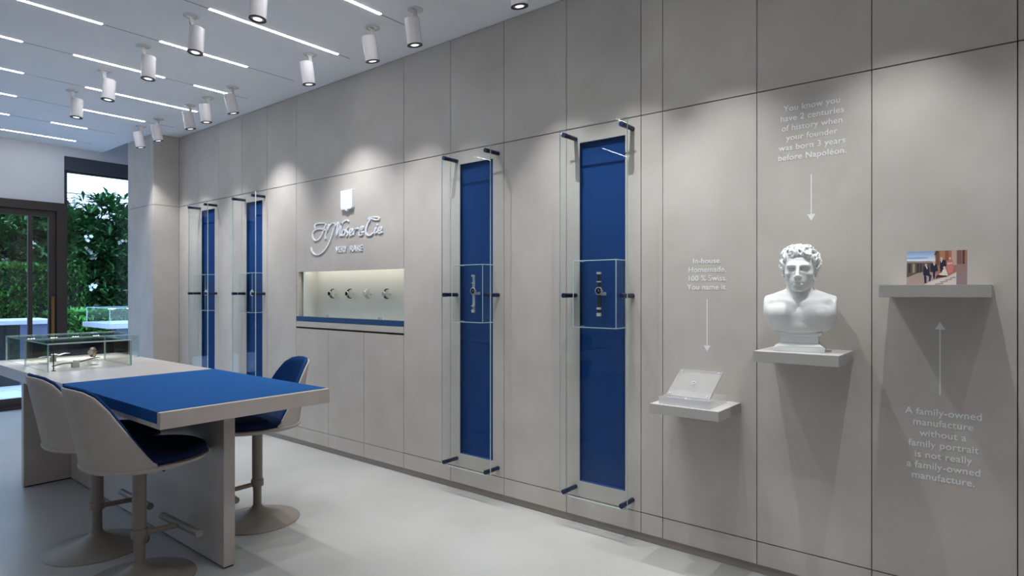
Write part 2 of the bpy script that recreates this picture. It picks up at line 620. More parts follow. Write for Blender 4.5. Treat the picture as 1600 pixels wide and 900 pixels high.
T1 = ['nearest white ceiling spotlight above the table, cut by the top of the view',
      'second white spotlight of the row above the table, beside the longest light line',
      'third white spotlight of the row above the table, overlapping a light line end',
      'fourth white spotlight of the row above the table, counted from the near end',
      'farthest white spotlight of the row above the table, leftmost in the view']
for i, y in enumerate((3.105, 3.835, 4.56, 5.30, 6.04)):
    spotlight(1.66, y, -3 + random.uniform(-2, 2), T1[i], TABLE_W, .035, 0, .7, 70, 'spotlights in the row above the table')
for y in (2.37, 1.63, .9, .1):
    spotlight(1.66, y, -3, 'white ceiling spotlight of the table row, out of view overhead', TABLE_W * 1.6, .035, 0, .8, 80, 'spotlights in the row above the table')
for x in (-1.6, -.6, .5):  # unseen lamps added behind the viewer, their bounce lifts the ceiling
    for y in (-2.0, -1.2, -.4):
        spotlight(x, y, 0, 'added white ceiling spotlight behind the viewer, unseen fill for the ceiling', TABLE_W * 1.1, .035, 0, .8, 80, 'added unseen spotlights behind the viewer')
T2 = {1.93: 'white wall spotlight whose tip shows at the very top of the view',
      2.716: 'rightmost whole white wall spotlight, beside the panelled wall',
      3.117: 'white wall spotlight just left of the rightmost one, near the panelled wall',
      3.81: 'lone white wall spotlight hanging below the end of the longest light line',
      4.92: 'tilted white wall spotlight at the end of the short light line',
      5.35: 'upright white wall spotlight left of the tilted one, lens hidden',
      5.69: 'white wall spotlight at the end of a long light line, lens hidden',
      6.38: 'white wall spotlight next to the farthest one, near the pier',
      6.81: 'farthest white wall spotlight, hanging in front of the pier'}
TS = {3.81: 96, 4.92: 84}
TP = {3.81: 1.35, 2.716: .95, 3.117: .9, 1.93: 1.15, 4.92: 1.1}
TL = {1.93: 10, 2.716: 9, 3.117: 12, 3.81: 8, 4.92: 14, 5.35: 6, 5.69: 11, 6.38: 11, 6.81: 11}
for y, lab in T2.items():
    spotlight(2.455, y, TL[y], lab, SPOT_W * TP.get(y, 1), -.03, random.uniform(-.1, .1), 1.0, TS.get(y, 72), 'spotlights in the row along the panelled wall')
for y, w in ((1.50, 1.1), (1.10, 1.25), (.25, 1.2), (-.28, .5), (-.75, .5)):
    spotlight(2.455, y, 10, 'white wall spotlight of the wall row, out of view overhead', SPOT_W * w, -.03, {1.10: -.5, .25: .5}.get(y, 0), 1.0, 72, 'spotlights in the row along the panelled wall')

# ------------------------------------------------------------------ tall glass display panels on the wall
names = {6.089: 'farthest of the four tall glass display panels, next to the pier',
         5.176: 'second farthest tall glass display panel, left of the sign cabinet',
         2.404: 'tall glass display panel right of the sign cabinet, holding the white-strapped watch',
         1.477: 'nearest tall glass display panel, holding the black-strapped watch'}
for k, n in NICHES.items():
    mid = (n[0] + n[1]) / 2
    t = thing('glass_display_panel', names[k], 'display case', (2.80, mid, .18), 'tall glass display panels over blue slots')
    y0, y1 = mid - .2085, mid + .2075
    pane('glass_sheet', 2.797, 2.805, y0, y1, .180, 2.192, t)
    for py in (mid - .1865, mid + .1685):
        for pz in (.204, 1.2785, 2.156):
            bm = bmesh.new()
            acyl(bm, (2.776, py, pz), (2.8005, py, pz), .0135, seg=18)
            acyl(bm, (2.8005, py, pz), (W, py, pz), .0125, seg=18)
            mesh('standoff_pin', bm, M['navy_pin'], t, True, 40)
    zb, zt = 1.110, 1.464
    xb = BK - .0075
    a0, a1 = mid - .1425, mid + .1255
    e = .005
    pane('box_pane', 2.806, xb, a0, a0 + e, zb, zt, t, butt=True)
    pane('box_pane', 2.806, xb, a1 - e, a1, zb, zt, t, butt=True)
    pane('box_pane', 2.806, xb, a0, a1, zt, zt + e, t, butt=True)
    pane('box_pane', 2.806, xb, a0, a1, zb - e, zb, t, butt=True)


# ------------------------------------------------------------------ watches
def hung_watch(y, zc, x, strap, keeper, dial, label):
    t = thing('wrist_watch', label, 'watch', (x, y, zc), 'watches in the tall glass display panels')
    st = M[strap]
    for sgn, length in ((1, .102), (-1, .138)):
        bm = bmesh.new()
        n = 8
        prev = None
        for i in range(n + 1):
            f = i / n
            zz = zc + sgn * (.017 + f * (length - .017))
            wdt = .0105 - .002 * f
            xo = x + .002 + .004 * math.sin(f * PI)
            row = [bm.verts.new(p) for p in ((xo - .002, y - wdt, zz), (xo - .002, y + wdt, zz), (xo + .002, y + wdt, zz), (xo + .002, y - wdt, zz))]
            if prev:
                for a in range(4):
                    b = (a + 1) % 4
                    bm.faces.new((prev[a], prev[b], row[b], row[a]))
            else:
                bm.faces.new(row)
            prev = row
        bm.faces.new(prev)
        bmesh.ops.recalc_face_normals(bm, faces=bm.faces)
        s = mesh('strap', bm, st, t)
    kb = [(zc + .097, .006), (zc + .050, .003), (zc - .095, .005), (zc - .128, .009)]
    for kz, hh in kb:
        box('keeper', x - .006, x + .006, y - .0125, y + .0125, kz - hh, kz + hh, M[keeper], t, .001)
    T = Matrix.Translation((x, y, zc)) @ Matrix.Rotation(-PI / 2, 4, 'Y')
    c = lathe('case', [(0, -.004), (.019, -.004), (.0215, -.001), (.0215, .004), (.0205, .0065), (.0175, .007), (.0175, .0055), (0, .0055)], M['steel'], t, 32, 35, T)
    lathe('dial', [(0, .0058), (.0173, .0058)], M[dial], c, 28, 30, T)
    hm = bmesh.new()
    abox(hm, x - .0066, x - .0060, y - .0008, y + .0008, zc - .002, zc + .010)
    abox(hm, x - .0066, x - .0060, y - .012, y + .002, zc - .0006, zc + .0006)
    mesh('hands', hm, M['steel'], c)
    cyl('crown', (x + .001, y - .019, zc), (x + .001, y - .024, zc), .003, M['steel'], c, seg=12)
    lg = bmesh.new()
    for sy in (-1, 1):
        for sz in (-1, 1):
            abox(lg, x - .003, x + .003, y + sy * .0115 - .0018, y + sy * .0115 + .0018, zc + sz * .012, zc + sz * .021, .0006)
    mesh('lugs', lg, M['steel'], c)
    box('peg', x + .004, BK - .008, y - .019, y - .006, zc - .024, zc - .006, M['holder'], t, .001)


hung_watch(1.715, 1.303, 2.875, 'strap_black', 'holder', 'dial_black', 'black-strapped steel watch with black dial hung in the nearest glass box')
hung_watch(2.638, 1.303, 2.875, 'strap_grey', 'holder', 'dial_black', 'pale-strapped steel watch with black dial hung in the glass box beside the cabinet')
for mid, lab in ((6.30, 'round silver pocket watch in the farthest tall glass panel'), (5.385, 'round silver pocket watch in the second farthest tall glass panel')):
    t = thing('pocket_watch', lab, 'watch', (2.87, mid, 1.283), 'round watches in the far glass panels')
    T = Matrix.Translation((2.87, mid, 1.283)) @ Matrix.Rotation(-PI / 2, 4, 'Y')
    c = lathe('case', [(0, -.006), (.022, -.006), (.028, 0), (.026, .007), (.022, .008), (.022, .006), (0, .006)], M['steel'], t, 32, 35, T)
    lathe('dial', [(0, .0065), (.0215, .0065)], M['dial_white'], c, 28, 30, T)
    hm = bmesh.new()
    abox(hm, 2.862, 2.8628, mid - .001, mid + .001, 1.283, 1.298)
    abox(hm, 2.862, 2.8628, mid - .010, mid, 1.2822, 1.2838)
    mesh('hands', hm, M['black'], c)
    cyl('crown', (2.87, mid, 1.311), (2.87, mid, 1.319), .005, M['steel'], t, seg=14)
    cyl('peg', (2.876, mid, 1.283), (BK - .008, mid, 1.283), .006, M['steel'], t, seg=14)

# ------------------------------------------------------------------ sign cabinet
cab = thing('display_cabinet', 'built-in wall display cabinet with lit window and blue sill under the raised sign', 'cabinet', (W, 4.017, 0))
Y0, Y1 = 3.33, 4.704
box('sign_panel', W, W + .028, Y0 + G, Y1 - G, 1.464, Z2 - G, M['panel'], cab, .0008)
box('fascia', W - .001, W + .05, Y0 + G, Y1 - G, 1.001, 1.047, M['panel'], cab, .0008)
box('blue_sill', W - .001, W + .045, Y0 + G, Y1 - G, 1.048, 1.088, M['sill_blue'], cab, .0008)
ds = [Y0, 3.783, 4.241, Y1]
for a, b in zip(ds, ds[1:]):
    box('cabinet_door', W, W + .028, a + G, b - G, Z1 + G, .986, M['panel'], cab, .0008)
    box('plinth_panel', W, W + .028, a + G, b - G, .042 + G, Z1 - G, M['panel'], cab, .0008)
nb = bmesh.new()
xb, ya, yb, za, zb = W + .16, 3.338, 4.64, 1.062, 1.52
abox(nb, xb, xb + .01, ya, yb, za, zb)
abox(nb, W + .03, xb, ya - .006, ya, za, zb)
abox(nb, W + .03, xb, yb, yb + .006, za, zb)
abox(nb, W + .046, xb, ya, yb, za - .01, za)
abox(nb, W + .03, xb, ya, yb, zb - .002, zb + .004)
mesh('niche_lining', nb, M['niche_wall'], cab)
rv = bmesh.new()
abox(rv, W + .0, W + .15, 4.668, 4.70, 1.088, 1.464, .001)
mesh('reveal', rv, M['panel'], cab)
gf = pane('glass_front', W + .012, W + .019, Y0 + .004, 4.60, 1.089, 1.462, cab)
for y in (4.285, 3.615):
    box('glass_clip', W + .004, W + .027, y - .012, y + .012, 1.088, 1.108, M['steel'], gf, .001)
box('led_strip', W + .032, W + .060, ya + .01, yb - .01, 1.498, 1.510, M['niche_led'], cab)

labs = ['leftmost watch in the lit cabinet window, dark strap and dark dial', 'second watch from the left in the lit cabinet window, black dial',
        'third watch from the left in the lit cabinet window, pale dial', 'rightmost watch in the lit cabinet window, silver dial and dark strap ends']
stm = ['strap_brown', 'strap_black', 'holder', 'strap_black']
dlm = ['dial_black', 'dial_black', 'dial_white', 'strap_grey']
for i, y in enumerate((4.362, 4.126, 3.896, 3.667)):
    zc = 1.281
    x = xb - .052
    t = thing('cuff_watch', labs[i], 'watch', (x, y, zc), 'watches in the lit cabinet window')
    bm = bmesh.new()                                  # half-round cuff holder
    n = 12
    A, B = [], []
    for j in range(n + 1):
        a = -PI / 2 + PI * j / n
        p = (x + .022 - .030 * math.cos(a), zc + .034 * math.sin(a))
        A.append(bm.verts.new((p[0], y - .017, p[1]))); B.append(bm.verts.new((p[0], y + .017, p[1])))
    for j in range(n):
        bm.faces.new((A[j], A[j + 1], B[j + 1], B[j]))
    bm.faces.new(A[::-1]); bm.faces.new(B); bm.faces.new((A[0], B[0], B[-1], A[-1]))
    bmesh.ops.recalc_face_normals(bm, faces=bm.faces)
    mesh('holder', bm, M['holder'], t)
    bm = bmesh.new()
    prev = None
    for j in range(n + 1):
        a = -1.45 + 2.9 * j / n
        row = []
        for rr in (.0315, .035):
            for yy in (-.010, .010):
                row.append(bm.verts.new((x + .022 - rr * math.cos(a), y + yy, zc + rr * 1.13 * math.sin(a))))
        q = [row[0], row[1], row[3], row[2]]
        if prev:
            for a_ in range(4):
                b_ = (a_ + 1) % 4
                bm.faces.new((prev[a_], prev[b_], q[b_], q[a_]))
        else:
            bm.faces.new(q)
        prev = q
    bm.faces.new(prev)
    for sz in (-1, 1):
        abox(bm, x + .012, x + .024, y - .013, y + .013, zc + sz * .036 - .003, zc + sz * .036 + .003)
    bmesh.ops.recalc_face_normals(bm, faces=bm.faces)
    mesh('strap', bm, M[stm[i]], t)
    T = Matrix.Translation((x - .012, y, zc)) @ Matrix.Rotation(-PI / 2, 4, 'Y')
    c = lathe('case', [(0, -.003), (.016, -.003), (.020, 0), (.020, .005), (.0175, .008), (.0175, .0065), (0, .0065)], M['steel'], t, 28, 35, T)
    lathe('dial', [(0, .0068), (.0172, .0068)], M[dlm[i]], c, 24, 30, T)
    cyl('crown', (x - .014, y - .019, zc), (x - .014, y - .024, zc), .003, M['steel'], c, seg=10)
    cyl('peg', (x + .022, y, zc), (xb, y, zc), .007, M['holder'], t, seg=14)

# ------------------------------------------------------------------ raised sign
sign = thing('wall_sign', 'raised white shop sign with shield crest and script name above the lit cabinet', 'sign', (W, 4.0, 1.6))
SH = [(4.045, 2.084), (3.899, 2.084), (3.899, 1.95), (3.913, 1.938), (3.954, 1.937), (3.971, 1.919), (3.993, 1.936), (4.037, 1.938), (4.045, 1.954)]
bm = bmesh.new()
fr = [bm.verts.new((W - .024, y, z)) for y, z in SH]
bk = [bm.verts.new((W, y, z)) for y, z in SH]
bm.faces.new(fr)
bm.faces.new(bk[::-1])
for i in range(len(SH)):
    j = (i + 1) % len(SH)
    bm.faces.new((fr[i], bk[i], bk[j], fr[j]))
bmesh.ops.recalc_face_normals(bm, faces=bm.faces)
mesh('shield_crest', bm, M['sign'], sign)
ST = {'H': [[(4.414, 1.818), (4.425, 1.834), (4.417, 1.849), (4.387, 1.856), (4.342, 1.856), (4.284, 1.85)],
            [(4.27, 1.843), (4.29, 1.811), (4.322, 1.761), (4.361, 1.729), (4.407, 1.716), (4.444, 1.734), (4.455, 1.765), (4.439, 1.794), (4.394, 1.809), (4.342, 1.809), (4.29, 1.8)],
            [(4.227, 1.839), (4.249, 1.801), (4.271, 1.758), (4.277, 1.728), (4.26, 1.73)],
            [(4.29, 1.798), (4.246, 1.792), (4.223, 1.818), (4.199, 1.837), (4.164, 1.842), (4.14, 1.836)]],
      'M': [[(4.142, 1.833), (4.171, 1.774), (4.208, 1.71), (4.258, 1.653), (4.322, 1.614), (4.387, 1.599), (4.44, 1.611), (4.471, 1.639), (4.476, 1.664)],
            [(4.152, 1.81), (4.105, 1.843), (4.115, 1.793), (4.132, 1.726)],
            [(4.132, 1.726), (4.097, 1.777), (4.057, 1.837), (4.064, 1.797), (4.079, 1.754), (4.076, 1.736), (4.057, 1.743)],
            [(4.057, 1.818), (4.037, 1.842), (4.007, 1.853), (3.981, 1.852), (3.964, 1.839)]],
      'o': [[(4.033, 1.782), (4.052, 1.763), (4.05, 1.741), (4.033, 1.736), (4.014, 1.75), (4.01, 1.772), (4.026, 1.783), (4.035, 1.779)]],
      's': [[(3.971, 1.802), (3.993, 1.782), (3.988, 1.765), (3.976, 1.75), (3.983, 1.734), (4.002, 1.734)]],
      'e': [[(3.953, 1.747), (3.922, 1.763), (3.92, 1.779), (3.936, 1.782), (3.953, 1.761), (3.95, 1.737), (3.931, 1.733), (3.911, 1.746)]],
      'r': [[(3.881, 1.785), (3.894, 1.758), (3.904, 1.732)], [(3.892, 1.765), (3.876, 1.779), (3.86, 1.784), (3.85, 1.776)]],
      '&': [[(3.785, 1.73), (3.81, 1.759), (3.812, 1.784), (3.799, 1.794), (3.788, 1.783), (3.81, 1.763), (3.835, 1.748), (3.833, 1.731), (3.81, 1.727), (3.79, 1.741), (3.783, 1.754)]],
      'C': [[(3.723, 1.839), (3.73, 1.831), (3.714, 1.851), (3.666, 1.853), (3.613, 1.849), (3.6, 1.839), (3.613, 1.829), (3.65, 1.834), (3.688, 1.843), (3.70, 1.845)],
            [(3.699, 1.841), (3.73, 1.81), (3.75, 1.77), (3.752, 1.738), (3.732, 1.721), (3.699, 1.721), (3.666, 1.737)]],
      'i': [[(3.632, 1.775), (3.647, 1.749), (3.649, 1.734), (3.634, 1.734), (3.619, 1.744)], [(3.621, 1.797), (3.623, 1.792)]],
      'E': [[(3.606, 1.741), (3.576, 1.755), (3.572, 1.772), (3.589, 1.773), (3.604, 1.754), (3.602, 1.733), (3.585, 1.728), (3.568, 1.74)]],
      '.': [[(3.563, 1.737), (3.559, 1.730)]]}


def spline(pts, n=6):
    out = []
    P = [pts[0]] + list(pts) + [pts[-1]]
    for i in range(1, len(P) - 2):
        for k in range(n):
            t = k / n
            q = []
            for d in range(2):
                p0, p1, p2, p3 = P[i - 1][d], P[i][d], P[i + 1][d], P[i + 2][d]
                q.append(.5 * (2 * p1 + (p2 - p0) * t + (2 * p0 - 5 * p1 + 4 * p2 - p3) * t * t + (3 * p1 - p0 - 3 * p2 + p3) * t ** 3))
            out.append(q)
    out.append(list(pts[-1]))
    return out


def ribbon(bm, pts, wide, x0, x1):
    P = spline(pts)
    n = len(P)
    prev = None
    for i, (y, z) in enumerate(P):
        a, b = P[max(0, i - 1)], P[min(n - 1, i + 1)]
        dy, dz = b[0] - a[0], b[1] - a[1]
        l = math.hypot(dy, dz) or 1
        # broad-nib pen: steep strokes are heavy, flat strokes are light
        w = wide * (.55 + .75 * abs(dz / l)) * (1 if 0 < i < n - 1 else .6)
        ny, nz = -dz / l * w, dy / l * w
        row = [bm.verts.new(q) for q in ((x0, y + ny, z + nz), (x0, y - ny, z - nz), (x1, y - ny, z - nz), (x1, y + ny, z + nz))]
        if prev:
            for s in range(4):
                e = (s + 1) % 4
                bm.faces.new((prev[s], prev[e], row[e], row[s]))
        else:
            bm.faces.new(row)
        prev = row
    bm.faces.new(prev)


for ch, strokes in ST.items():
    bm = bmesh.new()
    for s in strokes:
        ribbon(bm, s, .0058 if ch in 'HMC' else .0050, W - .008, W)
    bmesh.ops.recalc_face_normals(bm, faces=bm.faces)
    mesh('script_letter', bm, M['sign'], sign)
text_mesh('tagline_word', 'VERY', 4.064, 1.607, W - .003, .150, M['sign'], sign, .066, .003)
text_mesh('tagline_word', 'RARE', 3.874, 1.607, W - .003, .156, M['sign'], sign, .066, .003)


# ------------------------------------------------------------------ wall lettering with arrows
def lettering(label, lines, y, z0, dz, size, wmax, arrow, mat='vinyl'):
    t = thing('wall_lettering', label, 'lettering', (W, y, z0), 'white vinyl sayings on the panelled wall')
    for i, s in enumerate(lines):
        text_mesh('text_line', s, y, z0 - dz * i, W - .0008, None, M[mat], t, size, .0004, 1.03)
    ya, za, zb = arrow
    s = 1 if zb > za else -1
    bm = bmesh.new()
    abox(bm, W - .0008, W - .0002, ya - .0022, ya + .0022, za, zb - s * .02)
    tri = [(ya - .017, zb - s * .030), (ya + .017, zb - s * .030), (ya, zb)]
    f = [bm.verts.new((W - .001, a, b)) for a, b in tri]
    g = [bm.verts.new((W - .0002, a, b)) for a, b in tri]
    bm.faces.new(f); bm.faces.new(g[::-1])
    for i in range(3):
        j = (i + 1) % 3
        bm.faces.new((f[i], g[i], g[j], f[j]))
    bmesh.ops.recalc_face_normals(bm, faces=bm.faces)
    mesh('arrow', bm, M[mat], t)


lettering('four-line white wall text ending "You name it." with arrow down to the clear block', ['In-house.', 'Homemade.', '100 % Swiss.', 'You name it.'],
          1.126, 1.437, .0424, .0375, None, (1.125, 1.265, 1.009))
lettering('six-line white wall text about Napoléon with arrow down to the bust', ['You know you', 'have 2 centuries', 'of history when', 'your founder', 'was born 3 years', 'before Napoléon.'],
          .660, 2.106, .0436, .0375, None, (.660, 1.814, 1.609))
lettering('seven-line white wall text below the photo shelf with arrow pointing up', ['A family-owned', 'manufacture', 'without a', 'family portrait', 'is not really', 'a family-owned', 'manufacture.'],
          .190, .815, .0423, .0375, None, (.198, .898, 1.183))

# ------------------------------------------------------------------ wall shelves
SHELVES = [(.964, 1.290, .780, 'lowest grey wall shelf, carrying the clear acrylic block'),
           (.497, .820, 1.053, 'middle grey wall shelf, carrying the plaster bust'),
           (.035, .3645, 1.325, 'highest grey wall shelf, carrying the small family photo')]
for a, b, z, lab in SHELVES:
    bm = bmesh.new()
    abox(bm, 2.615, W, a, b, z - .0445, z, .0012)
    o = mesh('wall_shelf', bm, M['stone'])
    tag(o, lab, 'shelf', 'grey block shelves on the panelled wall')

# ------------------------------------------------------------------ clear acrylic block on the low shelf
ac = thing('acrylic_display', 'clear acrylic display block with a tilted plate on the lowest shelf', 'display', (2.75, 1.14, .78))
zs = .7803


def solid(name, bm, parent):
    bm.normal_update()
    return mesh(name, bm, [M['acrylic'], M['acrylic_edge']], parent)


bm = bmesh.new()
abox(bm, 2.632, 2.857, 1.0125, 1.250, zs, zs + .036)
bm.normal_update()
for f in bm.faces: f.material_index = 1 if f.normal.x < -.9 else 0
solid('base_block', bm, ac)
# tilted plate: leans back towards the wall
p0, p1 = Vector((2.680, 0, zs + .0385)), Vector((2.848, 0, zs + .142))
d = (p1 - p0).normalized()
nrm = Vector((-d.z, 0, d.x))
bm = bmesh.new()
vs = []
for q, yy in ((p0, 1.030), (p0, 1.236), (p1, 1.236), (p1, 1.030)):
    vs.append((Vector((q.x, yy, q.z)), Vector((q.x, yy, q.z)) - nrm * .014))
F = [bm.verts.new(a) for a, b in vs]
Bk = [bm.verts.new(b) for a, b in vs]
bm.faces.new(F).material_index = 0
bm.faces.new(Bk[::-1]).material_index = 0
for i in range(4):
    j = (i + 1) % 4
    bm.faces.new((F[i], Bk[i], Bk[j], F[j])).material_index = 1
bmesh.ops.recalc_face_normals(bm, faces=bm.faces)
pl = solid('tilted_plate', bm, ac)
for fz in (.07, .93):
    for yy in (1.044, 1.222):
        q = p0.lerp(p1, fz)
        q = Vector((q.x, yy, q.z))
        cyl('screw', q + nrm * .003, q - nrm * .016, .0042, M['steel'], pl, seg=14)
q = p0.lerp(p1, .50); q = Vector((q.x, 1.136, q.z))
tm = Matrix.Translation(q + nrm * .001) @ nrm.to_track_quat('Z', 'Y').to_matrix().to_4x4()
lathe('tiny_wheel', [(.008, 0), (.012, 0), (.012, .003), (.008, .003), (.008, 0)], M['steel'], pl, 24, 30, tm)
box('tiny_bridge', q.x - .004, q.x + .002, 1.128, 1.144, q.z - .002, q.z + .002, M['steel'], pl)
lathe('tiny_escapement', [(0, .004), (.006, .004), (.010, .001), (.012, 0), (0, 0)], M['steel'], ac, 16, 30, Matrix.Translation((2.648, 1.124, zs + .034)))

# ------------------------------------------------------------------ small colour photo print on the high shelf
PW, PH = 168, 116
img = np.zeros((PH, PW, 3))
yy, xx = np.mgrid[0:PH, 0:PW]
U = 155 + (xx + .5) / PW * 850
V = 95 + (yy + .5) / PH * 483


def fill(mask, c):
    img[mask] = np.array(c) / 255


def poly(pts, c):
    m = np.zeros(U.shape, bool)
    n = len(pts)
    j = n - 1
    for i in range(n):
        xi, yi = pts[i]; xj, yj = pts[j]
        m ^= ((yi > V) != (yj > V)) & (U < (xj - xi) * (V - yi) / ((yj - yi) or 1e-9) + xi)
        j = i
    fill(m, c)


def ell(cx, cy, rx, ry, c):
    fill(((U - cx) / rx) ** 2 + ((V - cy) / ry) ** 2 < 1, c)


fill(V < 700, (150, 130, 125))
t_ = np.clip((V - 95) / 140, 0, 1)[..., None]
sky = (1 - t_) * np.array([130, 160, 205]) / 255 + t_ * np.array([225, 232, 240]) / 255
sm = (V < 240) & (U < 580)
img[sm] = sky[sm]
ell(300, 190, 170, 14, (140, 175, 225))
poly([(155, 235), (560, 250), (560, 390), (155, 440)], (96, 84, 78))
poly([(155, 232), (560, 240), (560, 262), (155, 258)], (150, 138, 128))
for a in (180, 240, 300, 345, 500):
    poly([(a, 270), (a + 30, 270), (a + 30, 395), (a, 405)], (60, 50, 50) if a % 40 else (160, 146, 130))
poly([(155, 440), (400, 390), (600, 400), (640, 578), (155, 578)], (168, 146, 140))
poly([(155, 440), (330, 400), (155, 470)], (80, 88, 60))
poly([(555, 95), (1010, 95), (1010, 578), (600, 578), (570, 300)], (158, 116, 96))
for a, w, c in ((575, 45, (120, 74, 58)), (640, 50, (178, 120, 92)), (700, 50, (140, 84, 62)), (790, 70, (186, 160, 150)), (870, 60, (120, 92, 84)), (940, 30, (84, 58, 52))):
    poly([(a, 95), (a + w, 95), (a + w, 300), (a, 300)], c)
poly([(548, 150), (580, 95), (600, 95), (570, 160)], (60, 50, 48))
poly([(860, 290), (1010, 290), (1010, 578), (860, 578)], (150, 122, 118))
poly([(840, 430), (1010, 430), (1010, 578), (840, 578)], (140, 120, 124))
poly([(400, 578), (520, 520), (760, 450), (860, 400), (860, 578)], (206, 196, 190))
for k in range(4):
    poly([(560 + 70 * k, 560 - 28 * k), (680 + 55 * k, 548 - 28 * k), (690 + 55 * k, 562 - 28 * k), (570 + 70 * k, 574 - 28 * k)], (150, 130, 122))
# five grown-ups: four standing, one sitting on the steps
poly([(400, 310), (470, 310), (490, 420), (515, 450), (500, 525), (475, 525), (480, 460), (440, 440), (445, 555), (415, 555), (405, 440), (390, 420)], (34, 36, 60))
ell(432, 294, 15, 20, (214, 176, 156))
poly([(430, 315), (455, 315), (452, 355)], (230, 230, 235))
poly([(500, 285), (590, 285), (605, 380), (570, 390), (560, 490), (540, 490), (530, 390), (500, 350)], (36, 36, 52))
ell(545, 252, 14, 20, (220, 186, 160))
poly([(536, 275), (562, 275), (552, 310)], (226, 228, 232))
poly([(630, 235), (705, 225), (722, 310), (690, 330), (670, 400), (640, 400), (630, 330)], (34, 36, 50))
ell(650, 208, 15, 21, (222, 188, 162))
poly([(640, 232), (665, 230), (650, 268)], (230, 230, 232))
ell(770, 200, 22, 28, (176, 112, 76)); ell(768, 208, 13, 18, (226, 186, 160))
poly([(725, 240), (805, 225), (822, 330), (800, 400), (750, 420), (725, 330)], (196, 120, 110))
poly([(730, 270), (800, 262), (806, 285), (728, 292)], (210, 180, 176))
ell(692, 338, 16, 22, (214, 190, 168))
poly([(672, 362), (715, 355), (742, 440), (720, 460), (640, 440), (610, 420), (650, 415)], (226, 208, 200))
poly([(590, 440), (720, 445), (740, 465), (600, 475), (580, 500), (575, 470)], (52, 30, 32))
ph = thing('photo_print', 'small colour group photo print leaning at the back of the highest shelf', 'photo', (2.74, .199, 1.3252))
bm = bmesh.new()
col = bm.loops.layers.float_color.new('print')
y0p, y1p, z0p = .2915, .107, 1.3253
hz = .127
grid = [[bm.verts.new((2.742 + .018 * (1 - r / PH), y0p + (y1p - y0p) * c / PW, z0p + hz * (1 - r / PH))) for c in range(PW + 1)] for r in range(PH + 1)]
linimg = np.where(img <= .04045, img / 12.92, ((img + .055) / 1.055) ** 2.4)
for r in range(PH):
    for c in range(PW):
        f = bm.faces.new((grid[r][c], grid[r + 1][c], grid[r + 1][c + 1], grid[r][c + 1]))
        k = linimg[r, c]
        for l in f.loops: l[col] = (k[0], k[1], k[2], 1)
mp = base_mat('photo_paper', (1, 1, 1, 1), .35)
an = mp.node_tree.nodes.new('ShaderNodeVertexColor')
an.layer_name = 'print'
mp.node_tree.links.new(an.outputs[0], mp.node_tree.nodes['Principled BSDF'].inputs['Base Color'])
mesh('picture', bm, mp, ph)
bm = bmesh.new()
bkp = [(2.7435, y0p, z0p), (2.7435, y1p, z0p), (2.7435 + .018, y1p, z0p + hz), (2.7435 + .018, y0p, z0p + hz)]
f1 = [bm.verts.new((x - .001, y, z)) for x, y, z in bkp]
f2 = [bm.verts.new((x + .001, y, z)) for x, y, z in bkp]
bm.faces.new(f1); bm.faces.new(f2[::-1])
for i in range(4):
    j = (i + 1) % 4
    bm.faces.new((f1[i], f2[i], f2[j], f1[j]))
bmesh.ops.recalc_face_normals(bm, faces=bm.faces)
mesh('backing', bm, M['vinyl'], ph)

# ------------------------------------------------------------------ plaster bust (signed distance field -> surface net)
bst = thing('plaster_bust', 'white plaster bust of a curly-haired man on a moulded socle, on the middle shelf', 'bust', (0, 0, 0))
hs = .0021
lo = np.array([-.150, -.112, .070]); hi = np.array([.150, .125, .448])
dims = np.ceil((hi - lo) / hs).astype(int)
gx = lo[0] + hs * np.arange(dims[0]); gy = lo[1] + hs * np.arange(dims[1]); gz = lo[2] + hs * np.arange(dims[2])
SDF = np.full(dims, .05, np.float32)


def region(c, r):
    s = []
    for i, g in enumerate((gx, gy, gz)):
        a = np.searchsorted(g, c[i] - r[i]); b = np.searchsorted(g, c[i] + r[i])
        s.append(slice(max(0, a), max(0, b)))
    return tuple(s)


def coords(s):
    return gx[s[0]][:, None, None].astype(np.float32), gy[s[1]][None, :, None].astype(np.float32), gz[s[2]][None, None, :].astype(np.float32)


def smin(a, b, k):
    h = np.clip(.5 + .5 * (b - a) / k, 0, 1)
    return b + (a - b) * h - k * h * (1 - h)


def apply(s, d, k, op):
    if op == 'add': SDF[s] = smin(SDF[s], d, k)
    elif op == 'sub': SDF[s] = -smin(-SDF[s], d, k)
    else: SDF[s] = -smin(-SDF[s], -d, k)


def ellip(c, r, k=.008, op='add', pad=.025):
    s = region(c, [q + pad for q in r])
    x, y, z = coords(s)
    k0 = np.sqrt(((x - c[0]) / r[0]) ** 2 + ((y - c[1]) / r[1]) ** 2 + ((z - c[2]) / r[2]) ** 2) + 1e-6
    k1 = np.sqrt(((x - c[0]) / r[0] ** 2) ** 2 + ((y - c[1]) / r[1] ** 2) ** 2 + ((z - c[2]) / r[2] ** 2) ** 2) + 1e-6
    apply(s, k0 * (k0 - 1) / k1, k, op)


def caps(a, b, ra, rb=None, k=.006, op='add', pad=.02):
    rb = ra if rb is None else rb
    a = np.array(a, float); b = np.array(b, float)
    c = (a + b) / 2; r = np.abs(b - a) / 2 + max(ra, rb) + pad
    s = region(c, r)
    x, y, z = coords(s)
    d = b - a; L = float(d @ d) + 1e-12
    h = np.clip(((x - a[0]) * d[0] + (y - a[1]) * d[1] + (z - a[2]) * d[2]) / L, 0, 1)
    dist = np.sqrt((x - a[0] - h * d[0]) ** 2 + (y - a[1] - h * d[1]) ** 2 + (z - a[2] - h * d[2]) ** 2)
    apply(s, dist - (ra + (rb - ra) * h), k, op)


